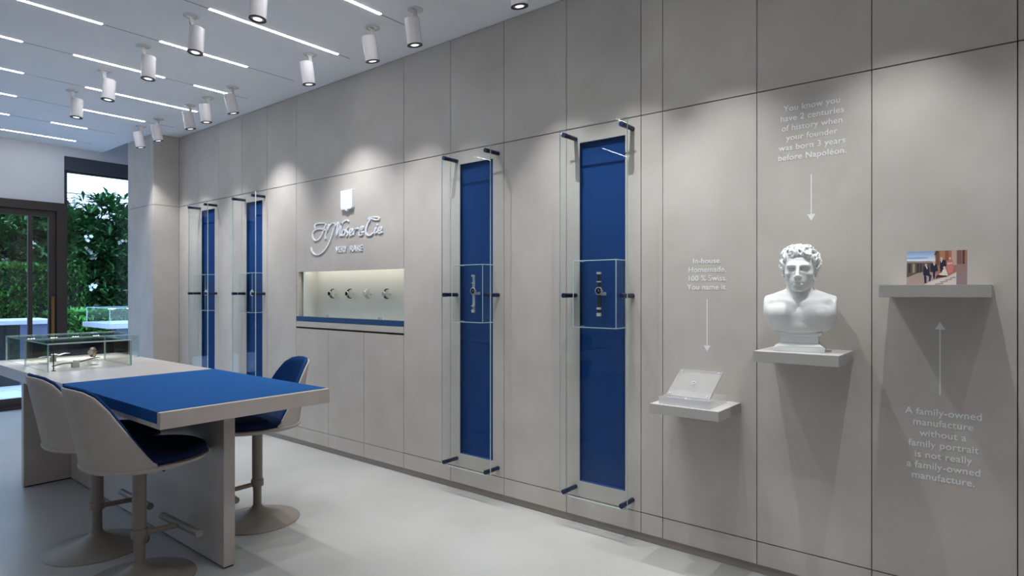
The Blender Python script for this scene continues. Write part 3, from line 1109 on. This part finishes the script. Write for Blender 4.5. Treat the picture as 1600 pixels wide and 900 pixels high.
def torus(c, n, R, r, k=.002, squash=1.0):
    n = np.array(n, float); n /= np.linalg.norm(n)
    s = region(c, [R + r + .008] * 3)
    x, y, z = coords(s)
    px, py, pz = x - c[0], y - c[1], z - c[2]
    h = px * n[0] + py * n[1] + pz * n[2]
    rad = np.sqrt(np.maximum(px * px + py * py + pz * pz - h * h, 1e-9))
    apply(s, np.sqrt((rad - R) ** 2 + (h * squash) ** 2) - r, k, 'add')


# shoulders and chest cut as a rounded herm
ellip((0, .018, .165), (.150, .066, .085), .01)
ellip((0, .012, .120), (.135, .064, .075), .03)
ellip((0, .010, .095), (.105, .058, .050), .03)
for sx in (-1, 1):
    caps((sx * .035, .030, .232), (sx * .118, .022, .196), .028, .030, .03)
    ellip((sx * .062, -.022, .158), (.066, .040, .045), .025)
    ellip((sx * .118, .012, .175), (.040, .045, .050), .02)
    caps((sx * .012, -.036, .196), (sx * .100, -.020, .210), .008, .009, .02)      # collar bones
x, y, z = coords((slice(None),) * 3)
zz_ = np.maximum(.205 - z, 0) / .126
xx_ = np.abs(x) / .138
cut = (np.power(np.power(xx_, 4.4) + np.power(zz_, 4.4), 1 / 4.4) - 1) * .10 + 0 * y
apply((slice(None),) * 3, cut, .006, 'int')
# neck
caps((0, .022, .285), (0, .026, .205), .046, .052, .02)
for sx in (-1, 1):
    caps((sx * .044, .014, .290), (sx * .010, -.030, .205), .010, .008, .014)
ellip((0, -.022, .236), (.010, .012, .012), .012)
# skull, face, jaw
ellip((0, .012, .358), (.060, .078, .068), .01)
ellip((0, -.022, .326), (.0535, .054, .070), .016)
ellip((0, -.022, .290), (.0410, .044, .036), .018)
ellip((0, -.058, .2620), (.0165, .0160, .0150), .012)
for sx in (-1, 1):
    ellip((sx * .0385, -.046, .3185), (.0125, .018, .0105), .012)
    caps((sx * .040, -.002, .290), (sx * .014, -.052, .2585), .0085, .0085, .014)
caps((-.034, -.064, .353), (.034, -.064, .353), .0095, None, .010)
for sx in (-1, 1):
    caps((sx * .010, -.071, .353), (sx * .042, -.056, .351), .0055, .004, .005)
    ellip((sx * .0255, -.0765, .3390), (.0185, .0190, .0105), .005, 'sub')
    ellip((sx * .0255, -.0545, .3370), (.0140, .0120, .0110), .003)
    caps((sx * .013, -.0650, .3420), (sx * .039, -.0580, .3410), .0022, .002, .002)
    caps((sx * .014, -.0655, .3310), (sx * .038, -.0580, .3315), .0018, .0016, .003)
# nose
caps((0, -.073, .352), (0, -.097, .311), .0062, .0078, .005)
ellip((0, -.0960, .3095), (.0076, .0078, .0066), .005)
for sx in (-1, 1):
    ellip((sx * .0095, -.0830, .3075), (.0052, .0085, .0056), .005)
    caps((sx * .0165, -.078, .306), (sx * .029, -.064, .283), .0016, .0016, .005, 'sub')
# mouth
ellip((0, -.054, .288), (.025, .026, .024), .016)
caps((0, -.0805, .2975), (0, -.0815, .2900), .0014, .0014, .004, 'sub')
for sx in (-1, 1):
    caps((sx * .002, -.0775, .2862), (sx * .0220, -.0665, .2818), .0040, .0020, .004)
caps((-.0125, -.0738, .2750), (.0125, -.0738, .2750), .0046, None, .006)
caps((-.0215, -.0705, .2812), (0, -.0812, .2812), .0014, None, .0015, 'sub')
caps((.0215, -.0705, .2812), (0, -.0812, .2812), .0014, None, .0015, 'sub')
caps((-.008, -.0760, .2672), (.008, -.0760, .2672), .0030, None, .005, 'sub')
# forehead creases and ears
caps((-.022, -.0655, .375), (.022, -.0655, .375), .0010, None, .003, 'sub')
for sx in (-1, 1):
    ellip((sx * .062, .004, .335), (.0085, .016, .026), .004)
    ellip((sx * .0700, .000, .338), (.0050, .009, .016), .003, 'sub')
    ellip((sx * .061, -.002, .313), (.006, .008, .008), .003)
# hair: a cap of locks and curls
ellip((0, .020, .377), (.066, .078, .061), .006)
hr = np.random.default_rng(3)
pts = []
for i in range(420):
    zq = 1 - 2 * (i + .5) / 420
    a = i * 2.39996
    rr = math.sqrt(1 - zq * zq)
    p = np.array([.066 * rr * math.cos(a), .018 + .080 * rr * math.sin(a), .372 + .064 * zq])
    front = p[1] < -.022
    if front and p[2] < .394 + .004 * math.sin(p[0] * 90) and abs(p[0]) < .049: continue
    if p[1] < .03 and p[2] < .362 and abs(p[0]) < .056: continue
    if p[2] < .330: continue
    if p[1] < -.008 and p[2] < .350: continue
    pts.append(p)
for i, p in enumerate(pts):
    if i % 3: continue
    n = (p - np.array([0, .018, .372])) / np.array([.066, .080, .064]) ** 2
    n /= np.linalg.norm(n)
    tilt = hr.normal(0, .45, 3)
    R = hr.uniform(.0085, .0135)
    torus(p + n * hr.uniform(.003, .008), n + tilt, R, R * .42, .0010)
    if i % 4 == 0:
        caps(p + n * .004, p + n * .008, .004, .003, .002)
# wavy locks sweeping over the forehead and the temples
for k in range(9):
    xq = -.046 + .0115 * k
    zb = .401 - 10 * (xq ** 2) + hr.uniform(-.003, .003)
    yb_ = -.058 + 14 * xq ** 2
    pr = None
    sgn = 1 if k % 2 else -1
    for j in range(8):
        f = j / 7
        q = np.array([xq + sgn * .008 * math.sin(f * 4.2), yb_ + .050 * f ** 1.3 - .006 * math.sin(f * PI), zb + .036 * math.sin(f * PI * .62)])
        if pr is not None: caps(pr, q, .0072 - .0015 * f, .0068 - .0015 * f, .0016)
        pr = q
for sx in (-1, 1):
    for j, (zq, yq) in enumerate(((.385, -.030), (.368, -.022), (.351, -.014), (.372, -.004), (.354, .004), (.390, -.012))):
        torus(np.array([sx * (.058 + .004 * (j > 2)), yq, zq]), (sx, -.5, .2), .0095, .0048, .0012)


def surface_net(S):
    s = S < 0
    nx, ny, nz = S.shape
    acc = np.zeros((nx - 1, ny - 1, nz - 1, 3), np.float32); cnt = np.zeros((nx - 1, ny - 1, nz - 1), np.float32)
    corner = lambda a: S[a[0]:nx - 1 + a[0], a[1]:ny - 1 + a[1], a[2]:nz - 1 + a[2]]
    for ax in range(3):
        for u in (0, 1):
            for v in (0, 1):
                a = [0, 0, 0]; o1, o2 = [i for i in range(3) if i != ax]
                a[o1] = u; a[o2] = v
                b = list(a); b[ax] = 1
                A, B = corner(a), corner(b)
                m = (A < 0) != (B < 0)
                t = np.where(m, A / np.where(m, A - B, 1), 0)
                for q in range(3):
                    acc[..., q] += np.where(m, t if q == ax else a[q], 0)
                cnt += m
    act = cnt > 0
    idx = -np.ones(act.shape, np.int64)
    idx[act] = np.arange(act.sum())
    I = np.argwhere(act)
    V = lo + hs * (I + acc[act] / cnt[act][:, None])
    Q = []
    for ax in range(3):
        sl0 = [slice(1, -1)] * 3; sl1 = [slice(1, -1)] * 3
        sl0[ax] = slice(0, -1); sl1[ax] = slice(1, None)
        A, B = s[tuple(sl0)], s[tuple(sl1)]
        E = np.argwhere(A != B)
        off = np.ones(3, int); off[ax] = 0
        P = E + off
        fl_ = A[tuple(E.T)]
        o1, o2 = [(1, 2), (2, 0), (0, 1)][ax]
        c = []
        for u, v in ((0, 0), (1, 0), (1, 1), (0, 1)):
            q = P.copy(); q[:, o1] -= u; q[:, o2] -= v
            c.append(idx[tuple(q.T)])
        q = np.stack(c, 1)
        q[~fl_] = q[~fl_][:, ::-1]
        Q.append(q)
    return V, np.concatenate(Q)


Vb, Qb = surface_net(SDF)
me = bpy.data.meshes.new('figure')
me.from_pydata(Vb.tolist(), [], Qb.tolist())
me.validate()
fig = link('figure', me, M['bust'], bst, True)
smo = fig.modifiers.new('smooth', 'SMOOTH'); smo.factor = .5; smo.iterations = 2
bm = bmesh.new()


def slab(hx, hy, z0, z1, hx2=None, hy2=None):
    hx2 = hx if hx2 is None else hx2; hy2 = hy if hy2 is None else hy2
    a = [bm.verts.new((sx * hx, .018 + sy * hy, z0)) for sx, sy in ((-1, -1), (1, -1), (1, 1), (-1, 1))]
    b = [bm.verts.new((sx * hx2, .018 + sy * hy2, z1)) for sx, sy in ((-1, -1), (1, -1), (1, 1), (-1, 1))]
    fs = [bm.faces.new(a[::-1]), bm.faces.new(b)]
    for i in range(4):
        j = (i + 1) % 4
        fs.append(bm.faces.new((a[i], a[j], b[j], b[i])))
    es = list({e for f in fs for e in f.edges})
    bmesh.ops.bevel(bm, geom=es, offset=.0015, segments=2, affect='EDGES')


slab(.096, .068, 0, .017)
slab(.093, .066, .017, .022, .090, .064)
slab(.091, .065, .022, .034, .074, .050)
slab(.072, .048, .034, .066)
slab(.076, .052, .064, .070, .080, .056)
slab(.084, .060, .070, .080)
mesh('socle', bm, M['bust'], bst)
# faces the room, turned a little towards the viewer
bst.matrix_basis = Matrix.Translation((2.738, .668, 1.0532)) @ Matrix.Rotation(math.radians(-90 + 9), 4, 'Z')

# ------------------------------------------------------------------ the long table
tb = thing('display_table', 'long pale table with blue woven mat and thin panel legs', 'table', (1.407, 3.9, 0))
TX0, TX1, TY0, TY1, TZ = 1.014, 1.800, 2.620, 5.475, .816
MY = 3.848
bm = bmesh.new()
abox(bm, TX0, TX1, MY, TY1, TZ - .068, TZ, .0015)
abox(bm, TX0 + .014, TX1 - .014, TY0 + .03, MY, TZ - .068, TZ - .012)
abox(bm, TX0, TX1, TY0 + .03, MY, TZ - .068, TZ - .048, .001)
abox(bm, TX0, TX1, TY0, TY0 + .03, TZ - .068, TZ, .0015)
mesh('tabletop', bm, M['table'], tb)
bm = bmesh.new()
abox(bm, TX0 - .001, TX1 + .001, TY0 + .0305, MY - .0005, TZ - .0115, TZ + .0015, .001)
abox(bm, TX0 - .001, TX0 + .0135, TY0 + .0305, MY - .0005, TZ - .047, TZ - .0115)
abox(bm, TX1 - .0135, TX1 + .001, TY0 + .0305, MY - .0005, TZ - .047, TZ - .0115)
mesh('woven_mat', bm, M['mat_blue'], tb)
LT = TZ - .068
box('spine_panel', 1.378, 1.432, 2.845, 5.05, .008, LT, M['table'], tb, .0015)
box('end_panel', 1.117, 1.70, 5.052, 5.106, .008, LT, M['table'], tb, .0015)
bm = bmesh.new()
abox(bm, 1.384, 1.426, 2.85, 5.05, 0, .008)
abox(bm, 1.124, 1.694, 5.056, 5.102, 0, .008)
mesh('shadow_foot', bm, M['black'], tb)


# ------------------------------------------------------------------ glass cases on the table
def case(x0, x1, y0, y1, z0, h, label, led=True):
    t = thing('glass_case', label, 'display case', ((x0 + x1) / 2, (y0 + y1) / 2, z0), None)
    e = .009
    pane('side_pane', x0, x1, y0, y0 + e, z0, z0 + h - e, t)
    pane('side_pane', x0, x1, y1 - e, y1, z0, z0 + h - e, t)
    pane('side_pane', x0, x0 + e, y0 + e, y1 - e, z0, z0 + h - e, t)
    pane('side_pane', x1 - e, x1, y0 + e, y1 - e, z0, z0 + h - e, t)
    pane('top_pane', x0, x1, y0, y1, z0 + h - e, z0 + h, t)
    return t


ZT = TZ + .0003
c1 = case(1.102, 1.556, 4.465, 4.955, ZT, .171, 'nearer glass case on the pale table, holding the watch with the long strap')
c2 = case(1.104, 1.781, 4.968, 5.455, ZT, .172, 'farther and wider glass case at the far end of the pale table')
bm = bmesh.new()
acyl(bm, (1.140, 4.50, ZT), (1.140, 4.50, ZT + .158), .0035, seg=10)
acyl(bm, (1.140, 4.50, ZT), (1.140, 4.50, ZT + .003), .012, seg=16)
mesh('lock_rod', bm, M['bronze'], c1, True, 40)
for k in range(4):
    bm = bmesh.new()
    xc = 1.19 + .128 * k
    abox(bm, xc - .022, xc + .022, 5.19, 5.21, ZT + .157, ZT + .1625)
    lb = mesh('led_bar', bm, M['reflector'], c2)
    ld = bpy.data.lights.new('case_lamp', 'AREA')
    ld.shape = 'RECTANGLE'; ld.size = .044; ld.size_y = .012
    ld.energy = CASE_W; ld.color = (.96, .98, 1)
    lo_ = bpy.data.objects.new('case_lamp', ld); C.objects.link(lo_)
    lo_.location = (xc, 5.2, ZT + .151)
    adopt(lo_, c2)
    for j in (-1, 0, 1):
        lathe('led', [(0, .006), (.0045, .0042), (.006, 0), (.0045, -.0042), (0, -.006)], M['led'], lb, 12, 60, Matrix.Translation((xc + j * .0145, 5.186, ZT + .1545)))
for (xa, ya_, lab, sc) in ((1.285, 4.62, 'small pale cube propping the long strap in the nearer glass case', 1), (1.29, 5.12, 'small pale cube standing in the farther glass case', 1)):
    o = box('cube_stand', xa - .019, xa + .019, ya_ - .019, ya_ + .019, ZT, ZT + .034, M['holder'], None, .0015)
    tag(o, lab, 'stand', 'cube stands in the glass cases')


def lying_watch(x0, y0, z0, x1, y1, z1, label, straps, loop=True):
    t = thing('strap_watch', label, 'watch', (x0, y0, ZT), 'watches lying in the glass cases')
    a, b = Vector((x0, y0, z0)), Vector((x1, y1, z1))
    d = (b - a)
    side = Vector((-d.y, d.x, 0)).normalized() * .010
    bm = bmesh.new()
    prev = None
    n = 16
    for i in range(n + 1):
        f = i / n
        p = a + d * f + Vector((0, 0, .004 * math.sin(f * 9)))
        row = [bm.verts.new(p + side + Vector((0, 0, .002))), bm.verts.new(p - side + Vector((0, 0, .002))), bm.verts.new(p - side - Vector((0, 0, .002))), bm.verts.new(p + side - Vector((0, 0, .002)))]
        if prev:
            for s in range(4):
                e = (s + 1) % 4
                bm.faces.new((prev[s], prev[e], row[e], row[s]))
        else: bm.faces.new(row)
        prev = row
    bm.faces.new(prev)
    bmesh.ops.recalc_face_normals(bm, faces=bm.faces)
    mesh('strap', bm, M[straps], t)
    m = a.lerp(b, .5)
    T = Matrix.Translation(m + Vector((0, 0, .003)))
    c = lathe('case', [(0, -.002), (.017, -.002), (.020, .001), (.020, .006), (.017, .008), (0, .008)], M['steel'], t, 28, 35, T)
    lathe('dial', [(0, .0083), (.0165, .0083)], M['dial_white'], c, 24, 30, T)
    return t


lying_watch(1.155, 4.575, ZT + .022, 1.44, 4.70, ZT + .043, 'long dark-strapped watch resting on the cube in the nearer glass case', 'strap_brown')
lying_watch(1.20, 5.05, ZT + .036, 1.40, 5.17, ZT + .044, 'silver watch resting on the cube in the farther glass case', 'strap_grey')


def loop_watch(x, y, z, label, metal, ang=0):
    t = thing('bangle_watch', label, 'watch', (x, y, z))
    bm = bmesh.new()
    n = 28
    ca, sa = math.cos(ang), math.sin(ang)
    rows = []
    for i in range(n):
        a = 2 * PI * i / n
        row = []
        for r, w in ((.031, -.010), (.031, .010), (.027, .010), (.027, -.010)):
            px, pz = r * math.cos(a) * .9, r * 1.05 * math.sin(a)
            row.append(bm.verts.new((x + px * ca - w * sa, y + px * sa + w * ca, z + .0327 + pz)))
        rows.append(row)
    for i in range(n):
        A, B = rows[i], rows[(i + 1) % n]
        for s in range(4):
            e = (s + 1) % 4
            bm.faces.new((A[s], A[e], B[e], B[s]))
    bmesh.ops.recalc_face_normals(bm, faces=bm.faces)
    mesh('bracelet', bm, M[metal], t, True, 40)
    T = Matrix.Translation((x - .028 * ca, y - .028 * sa, z + .035)) @ Matrix.Rotation(ang, 4, 'Z') @ Matrix.Rotation(-PI / 2, 4, 'Y')
    c = lathe('case', [(0, -.003), (.017, -.003), (.020, .001), (.019, .006), (0, .007)], M[metal], t, 24, 35, T)
    lathe('dial', [(0, .0075), (.016, .0075)], M['dial_white'], c, 24, 30, T)


ped = box('cube_stand', 1.375, 1.425, 4.655, 4.705, ZT, ZT + .036, M['acrylic'], None, .001)
tag(ped, 'clear cube under the gold bangle watch in the nearer glass case', 'stand', 'cube stands in the glass cases')
loop_watch(1.40, 4.68, ZT + .050, 'gold bangle watch standing upright in the nearer glass case', 'gold', .9)


# ------------------------------------------------------------------ swivel stools
def outline(th, k=1.0):
    """seat plan: th measured from the back (-x)"""
    c, s = math.cos(th), math.sin(th)
    e = 2 / 2.25
    cx = math.copysign(abs(c) ** e, c); sy = math.copysign(abs(s) ** e, s)
    x = -cx * (.218 if c > 0 else .275)
    return x * k, sy * .236 * k


HP = [(0, .897), (15, .895), (28, .886), (40, .860), (50, .806), (61, .722), (72, .640), (80, .585), (87, .557)]


def rim(ph):
    p = abs(math.degrees(ph))
    for (a, u), (b, v) in zip(HP, HP[1:]):
        if p <= b:
            t = (p - a) / (b - a)
            return u + (v - u) * t
    return HP[-1][1]


def shell_point(ph, f, off):
    z0 = .555
    z = z0 + f * (rim(ph) - z0)
    up = (z - z0) / .342
    k = 1 - off / .225
    x, y = outline(ph, k)
    x -= .070 * up * max(0, math.cos(ph)) ** .6
    y *= 1 - .10 * up
    return (x, y, z)


def make_stool(label):
    t = thing('swivel_stool', label, 'stool', (0, 0, 0), 'swivel stools around the pale table')
    lathe('base_disc', [(0, .085), (.026, .085), (.030, .075), (.045, .062), (.080, .045), (.140, .024), (.205, .009), (.226, .006), (.230, .003), (.230, 0), (0, 0)], M['stool_metal'], t, 56, 25)
    col = lathe('column', [(.0225, .07), (.0225, .215), (.028, .215), (.028, .526), (0, .526)], M['stool_metal'], t, 32, 40)
    lathe('collar', [(.0285, .192), (.034, .194), (.034, .232), (.0285, .234)], M['stool_metal'], t, 32, 40)
    fr_ = cyl('footrest_arm', (.030, 0, .205), (.176, 0, .196), .0125, M['stool_metal'], t, seg=18)
    cyl('footrest_bar', (.178, -.185, .196), (.178, .185, .196), .017, M['stool_metal'], fr_, seg=22)
    bm = bmesh.new()
    acyl(bm, (.02, -.05, .521), (.03, -.14, .517), .004, seg=8)
    acyl(bm, (.03, -.13, .5175), (.034, -.165, .515), .0065, seg=10)
    mesh('lever', bm, M['black'], t, True, 40)
    n = 56

    def rings(name, prof, mat):
        bm = bmesh.new()
        R = []
        for k, z in prof:
            if k <= 0:
                R.append([bm.verts.new((.02, 0, z))])
            else:
                R.append([bm.verts.new((*outline(2 * PI * i / n, k), z)) for i in range(n)])
        for A, B in zip(R, R[1:]):
            for i in range(n):
                j = (i + 1) % n
                if len(A) == 1: bm.faces.new((A[0], B[j], B[i]))
                elif len(B) == 1: bm.faces.new((A[i], A[j], B[0]))
                else: bm.faces.new((A[i], A[j], B[j], B[i]))
        bmesh.ops.recalc_face_normals(bm, faces=bm.faces)
        return mesh(name, bm, mat, t, True, 50)
    rings('seat_pan', [(0, .523), (.60, .524), (.90, .529), (1.0, .537), (1.025, .545), (1.02, .553), (.97, .557), (0, .557)], M['cream'])
    rings('seat_cushion', [(0, .5575), (.95, .5575), (.985, .566), (.992, .577), (.978, .588), (.92, .597), (.75, .603), (.45, .606), (0, .607)], M['navy'])

    def skin(name, o_out, o_in_base, o_in_top, mat, extra, f0=0):
        bm = bmesh.new()
        m, q = 44, 14
        pm = math.radians(85.5)
        prof = []
        for i in range(m + 1):
            ph = -pm + 2 * pm * i / m
            row = []
            for k in range(q + 1):
                f = k / q * (1 + extra / max(.05, rim(ph) - .545))
                row.append(shell_point(ph, f, o_out))
            ft = (1 + extra / max(.05, rim(ph) - .545))
            e = extra if extra else .003
            for s in (.25, .5, .75):
                a = shell_point(ph, ft, o_out); b = shell_point(ph, ft, o_in_top)
                row.append((a[0] + (b[0] - a[0]) * s, a[1] + (b[1] - a[1]) * s, a[2] + .004 * math.sin(s * PI)))
            for k in range(q, -1, -1):
                f = k / q * ft
                row.append(shell_point(ph, f, o_in_base + (o_in_top - o_in_base) * k / q))
            prof.append([bm.verts.new(p) for p in row])
        L = len(prof[0])
        for A, B in zip(prof, prof[1:]):
            for k in range(L):
                j = (k + 1) % L
                bm.faces.new((A[k], A[j], B[j], B[k]))
        bm.faces.new(prof[0][::-1]); bm.faces.new(prof[-1])
        bmesh.ops.recalc_face_normals(bm, faces=bm.faces)
        return mesh(name, bm, mat, t, True, 60)
    skin('back_shell', 0, .010, .010, M['cream'], 0)
    skin('back_pad', .0105, .040, .026, M['pad_blue'], .010)
    return t


s1 = make_stool('cream-backed swivel stool nearest the viewer, tucked under the left table side')
s2 = dup(s1); s2['label'] = 'cream-backed swivel stool behind the nearest one, on the left table side'
s3 = dup(s1); s3['label'] = 'swivel stool on the wall side of the table, its blue inside showing'
s1.location = (1.09, 3.040, 0); s1.rotation_euler.z = math.radians(2)
s2.location = (1.095, 3.600, 0); s2.rotation_euler.z = math.radians(1)
s3.location = (1.80, 3.320, 0); s3.rotation_euler.z = PI - math.radians(8)

# ------------------------------------------------------------------ outdoors
gr = bmesh.new()
abox(gr, -12, 16, 8.66, 30, -.30, -.075)
abox(gr, -12, 16, -20, 30, -.6, -.5)
ground = struct(mesh('ground', gr, M['soil']))
pm = None
for i in range(-4, 10):
    for j in range(0, 9):
        ox = .3 if j % 2 else 0
        z = random.uniform(-.002, .002)
        if pm is None:
            bm = bmesh.new()
            abox(bm, -.447, .447, -.222, .222, -.05, 0, .004)
            p = mesh('paver', bm, M['paver'], ground)
            pm = p.data
        else:
            p = bpy.data.objects.new('paver', pm)
            C.objects.link(p)
            adopt(p, ground)
        p.location = (-.6 + .9 * i * .62 + ox, 8.90 + .45 * j, -.022 + z)
        p.scale = (.62, 1, 1)


def leaves_mesh(P, D, L, Wd, droop):
    """P base points, D unit directions -> folded two-quad leaves"""
    n = len(P)
    up = np.tile(np.array([0, 0, 1.0]), (n, 1))
    S = np.cross(D, up); S /= np.linalg.norm(S, axis=1)[:, None] + 1e-6
    N = np.cross(S, D)
    L = L[:, None]; Wd = Wd[:, None]
    mid = P + D * L * .5 + N * L * .05
    tip = P + D * L - np.array([0, 0, 1.0]) * L * droop
    l = mid + S * Wd + N * Wd * .3
    r = mid - S * Wd + N * Wd * .3
    V = np.stack([P, l, mid, r, tip], 1).reshape(-1, 3)
    b = np.arange(n)[:, None] * 5
    F = np.concatenate([b + np.array([[0, 2, 1]]), b + np.array([[0, 3, 2]]), b + np.array([[1, 2, 4]]), b + np.array([[2, 3, 4]])])
    return V, F


def raw(name, V, F, mat, parent):
    me = bpy.data.meshes.new(name)
    me.from_pydata(V.tolist(), [], F.tolist())
    o = link(name, me, mat, parent)
    return o


def unit(v):
    return v / (np.linalg.norm(v, axis=1)[:, None] + 1e-9)


def tree(x, y, h, r, label):
    t = thing('frangipani_tree', label, 'tree', (x, y, 0), 'flowering trees beyond the glass')
    bm = bmesh.new()
    acyl(bm, (x, y, -.1), (x + .05, y, h * .45), .09, .07, 10)
    for a in range(4):
        aa = a * 1.57 + .4
        acyl(bm, (x + .05, y, h * .42), (x + r * .55 * math.cos(aa), y + r * .5 * math.sin(aa), h * .75), .06, .03, 8)
    mesh('trunk', bm, M['bark'], t)
    nr = 1000
    u = unit(RNG.normal(size=(nr, 3)))
    rad = RNG.uniform(.12, 1, (nr, 1)) ** .5
    c = np.array([x, y, h * .5]) + u * rad * np.array([r, r * .8, h * .5])
    c[:, 2] = np.maximum(c[:, 2], .25)
    P, D, L, Wd = [], [], [], []
    for k in range(11):
        a = RNG.uniform(0, 2 * PI, nr)
        e = RNG.uniform(-.15, .75, nr)
        d = np.stack([np.cos(a) * np.cos(e), np.sin(a) * np.cos(e), np.sin(e)], 1)
        d = unit(d + u * .35)
        P.append(c + d * .02); D.append(d); L.append(RNG.uniform(.20, .36, nr)); Wd.append(RNG.uniform(.024, .038, nr))
    V, F = leaves_mesh(np.concatenate(P), np.concatenate(D), np.concatenate(L), np.concatenate(Wd), .18)
    f = raw('foliage', V, F, M['leaf'], t)
    f['kind'] = 'stuff'
    # white blossoms: five petals each, a small cluster per part
    front = [p for p, q in zip(c, u) if q[1] < -.25]
    RNG.shuffle(front)
    for p in front[:26]:
        bm = bmesh.new()
        for b in range(5):
            o = np.array(p) + np.array([RNG.uniform(-.07, .07), -.10 + RNG.uniform(-.05, .02), .06 + RNG.uniform(-.05, .07)])
            for k in range(5):
                a = 2 * PI * k / 5
                d1 = np.array([math.cos(a), -.35, math.sin(a)]) * .034
                d2 = np.array([math.cos(a + .7), -.25, math.sin(a + .7)]) * .022
                d3 = np.array([math.cos(a - .7), -.25, math.sin(a - .7)]) * .022
                vs = [bm.verts.new(o), bm.verts.new(o + d2), bm.verts.new(o + d1), bm.verts.new(o + d3)]
                bm.faces.new(vs)
        mesh('blossom', bm, M['petal'], t)
    return t


TREES = [(.2, 14.6, 3.3, 1.15, 'flowering tree beyond the glass, leftmost behind the clipped hedge'),
         (1.75, 14.8, 3.4, 1.2, 'flowering tree beyond the glass, second from the left behind the door'),
         (3.2, 14.2, 3.3, 1.15, 'flowering tree seen through the door, just left of the door jamb'),
         (4.35, 13.6, 3.12, 1.1, 'flowering tree seen in the middle of the fixed window'),
         (5.35, 14.3, 3.1, 1.05, 'flowering tree seen at the right edge of the fixed window'),
         (6.5, 14.6, 3.2, 1.1, 'flowering tree hidden past the pier, rightmost of the row')]
for a in TREES: tree(*a)


def hedge(x0, x1, y0, y1, z1, label, mat, n, ln, name='clipped_hedge'):
    t = thing(name, label, 'hedge', ((x0 + x1) / 2, (y0 + y1) / 2, 0))
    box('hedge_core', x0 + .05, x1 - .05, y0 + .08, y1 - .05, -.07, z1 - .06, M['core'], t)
    pf = np.stack([RNG.uniform(x0, x1, n), np.full(n, y0 + .05) + RNG.uniform(-.05, .05, n), RNG.uniform(.0, z1, n)], 1)
    df_ = unit(np.stack([RNG.normal(0, .6, n), -np.abs(RNG.normal(.5, .4, n)), RNG.normal(.3, .5, n)], 1))
    n2 = n // 2
    pt = np.stack([RNG.uniform(x0, x1, n2), RNG.uniform(y0, y1, n2), np.full(n2, z1 - .05) + RNG.uniform(-.04, .03, n2)], 1)
    dt = unit(np.stack([RNG.normal(0, .6, n2), RNG.normal(0, .6, n2), np.abs(RNG.normal(.7, .3, n2))], 1))
    P = np.concatenate([pf, pt]); D = np.concatenate([df_, dt])
    V, F = leaves_mesh(P, D, RNG.uniform(ln * .7, ln * 1.3, len(P)), RNG.uniform(ln * .14, ln * .24, len(P)), .1)
    f = raw('foliage', V, F, mat, t)
    f['kind'] = 'stuff'
    return t


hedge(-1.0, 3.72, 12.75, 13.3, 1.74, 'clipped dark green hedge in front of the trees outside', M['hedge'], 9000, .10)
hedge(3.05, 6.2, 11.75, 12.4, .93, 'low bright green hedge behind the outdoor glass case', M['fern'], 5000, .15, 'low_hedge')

hl = bmesh.new()
v = [hl.verts.new(p) for p in ((-12, 15.9, -.3), (20, 15.9, -.3), (20, 17.2, 3.05), (-12, 17.2, 3.05), (-12, 22, 3.05), (20, 22, 3.05))]
hl.faces.new((v[0], v[1], v[2], v[3])); hl.faces.new((v[3], v[2], v[5], v[4]))
struct(mesh('hill_bank_1', hl, M['core']))  # dark green hill, added behind the trees to close bright sky gaps
rl = thing('railing', 'thin grey railing on the bank above the trees', 'railing', (5, 17.5, 2.7))
for z in (3.42, 3.66):
    cyl('rail', (0, 17.5, z), (12, 17.5, z), .014, M['rail'], rl, seg=8)
for k in range(12):
    cyl('post', (.6 + k, 17.5, 2.2), (.6 + k, 17.5, 3.68), .018, M['rail'], rl, seg=8)

# display counter outside the fixed window
ot = thing('outdoor_display_table', 'pale display table outside the fixed window, carrying a glass case', 'table', (3.75, 10.7, 0), 'display tables outside')
box('tabletop', 3.25, 4.30, 10.19, 11.35, .745, .816, M['outdoor_slab'], ot, .002)
box('leg_panel', 3.36, 3.52, 10.30, 10.36, -.022, .745, M['outdoor_panel'], ot)
box('leg_panel', 3.60, 4.1, 10.8, 10.86, -.022, .745, M['outdoor_panel'], ot)
box('corner_bracket', 3.285, 3.345, 10.20, 10.26, .66, .744, M['black'], ot)
oc = case(3.262, 4.28, 10.205, 11.2, .8163, .235, 'glass case with lights on the outdoor display table')
for k in range(3):
    box('led', 3.40 + .26 * k, 3.49 + .26 * k, 10.66, 10.69, 1.026, 1.035, M['led'], oc)
loop_watch(3.62, 10.45, .8165, 'silver bangle watch in the outdoor glass case', 'steel', .9)
ob = thing('outdoor_counter', 'dark-panelled counter with a pale top outside the sliding door', 'table', (2.0, 11.0, 0), 'display tables outside')
box('tabletop', 1.15, 2.78, 10.75, 11.75, .83, .885, M['outdoor_slab'], ob, .002)
for a in range(4):
    box('front_panel', 1.22 + .375 * a, 1.22 + .375 * (a + 1) - .006, 10.80, 10.84, -.022, .83, M['black'] if a == 2 else M['outdoor_panel'], ob, .001)
box('carcass', 1.22, 2.70, 10.845, 11.7, -.022, .83, M['outdoor_panel'], ob)
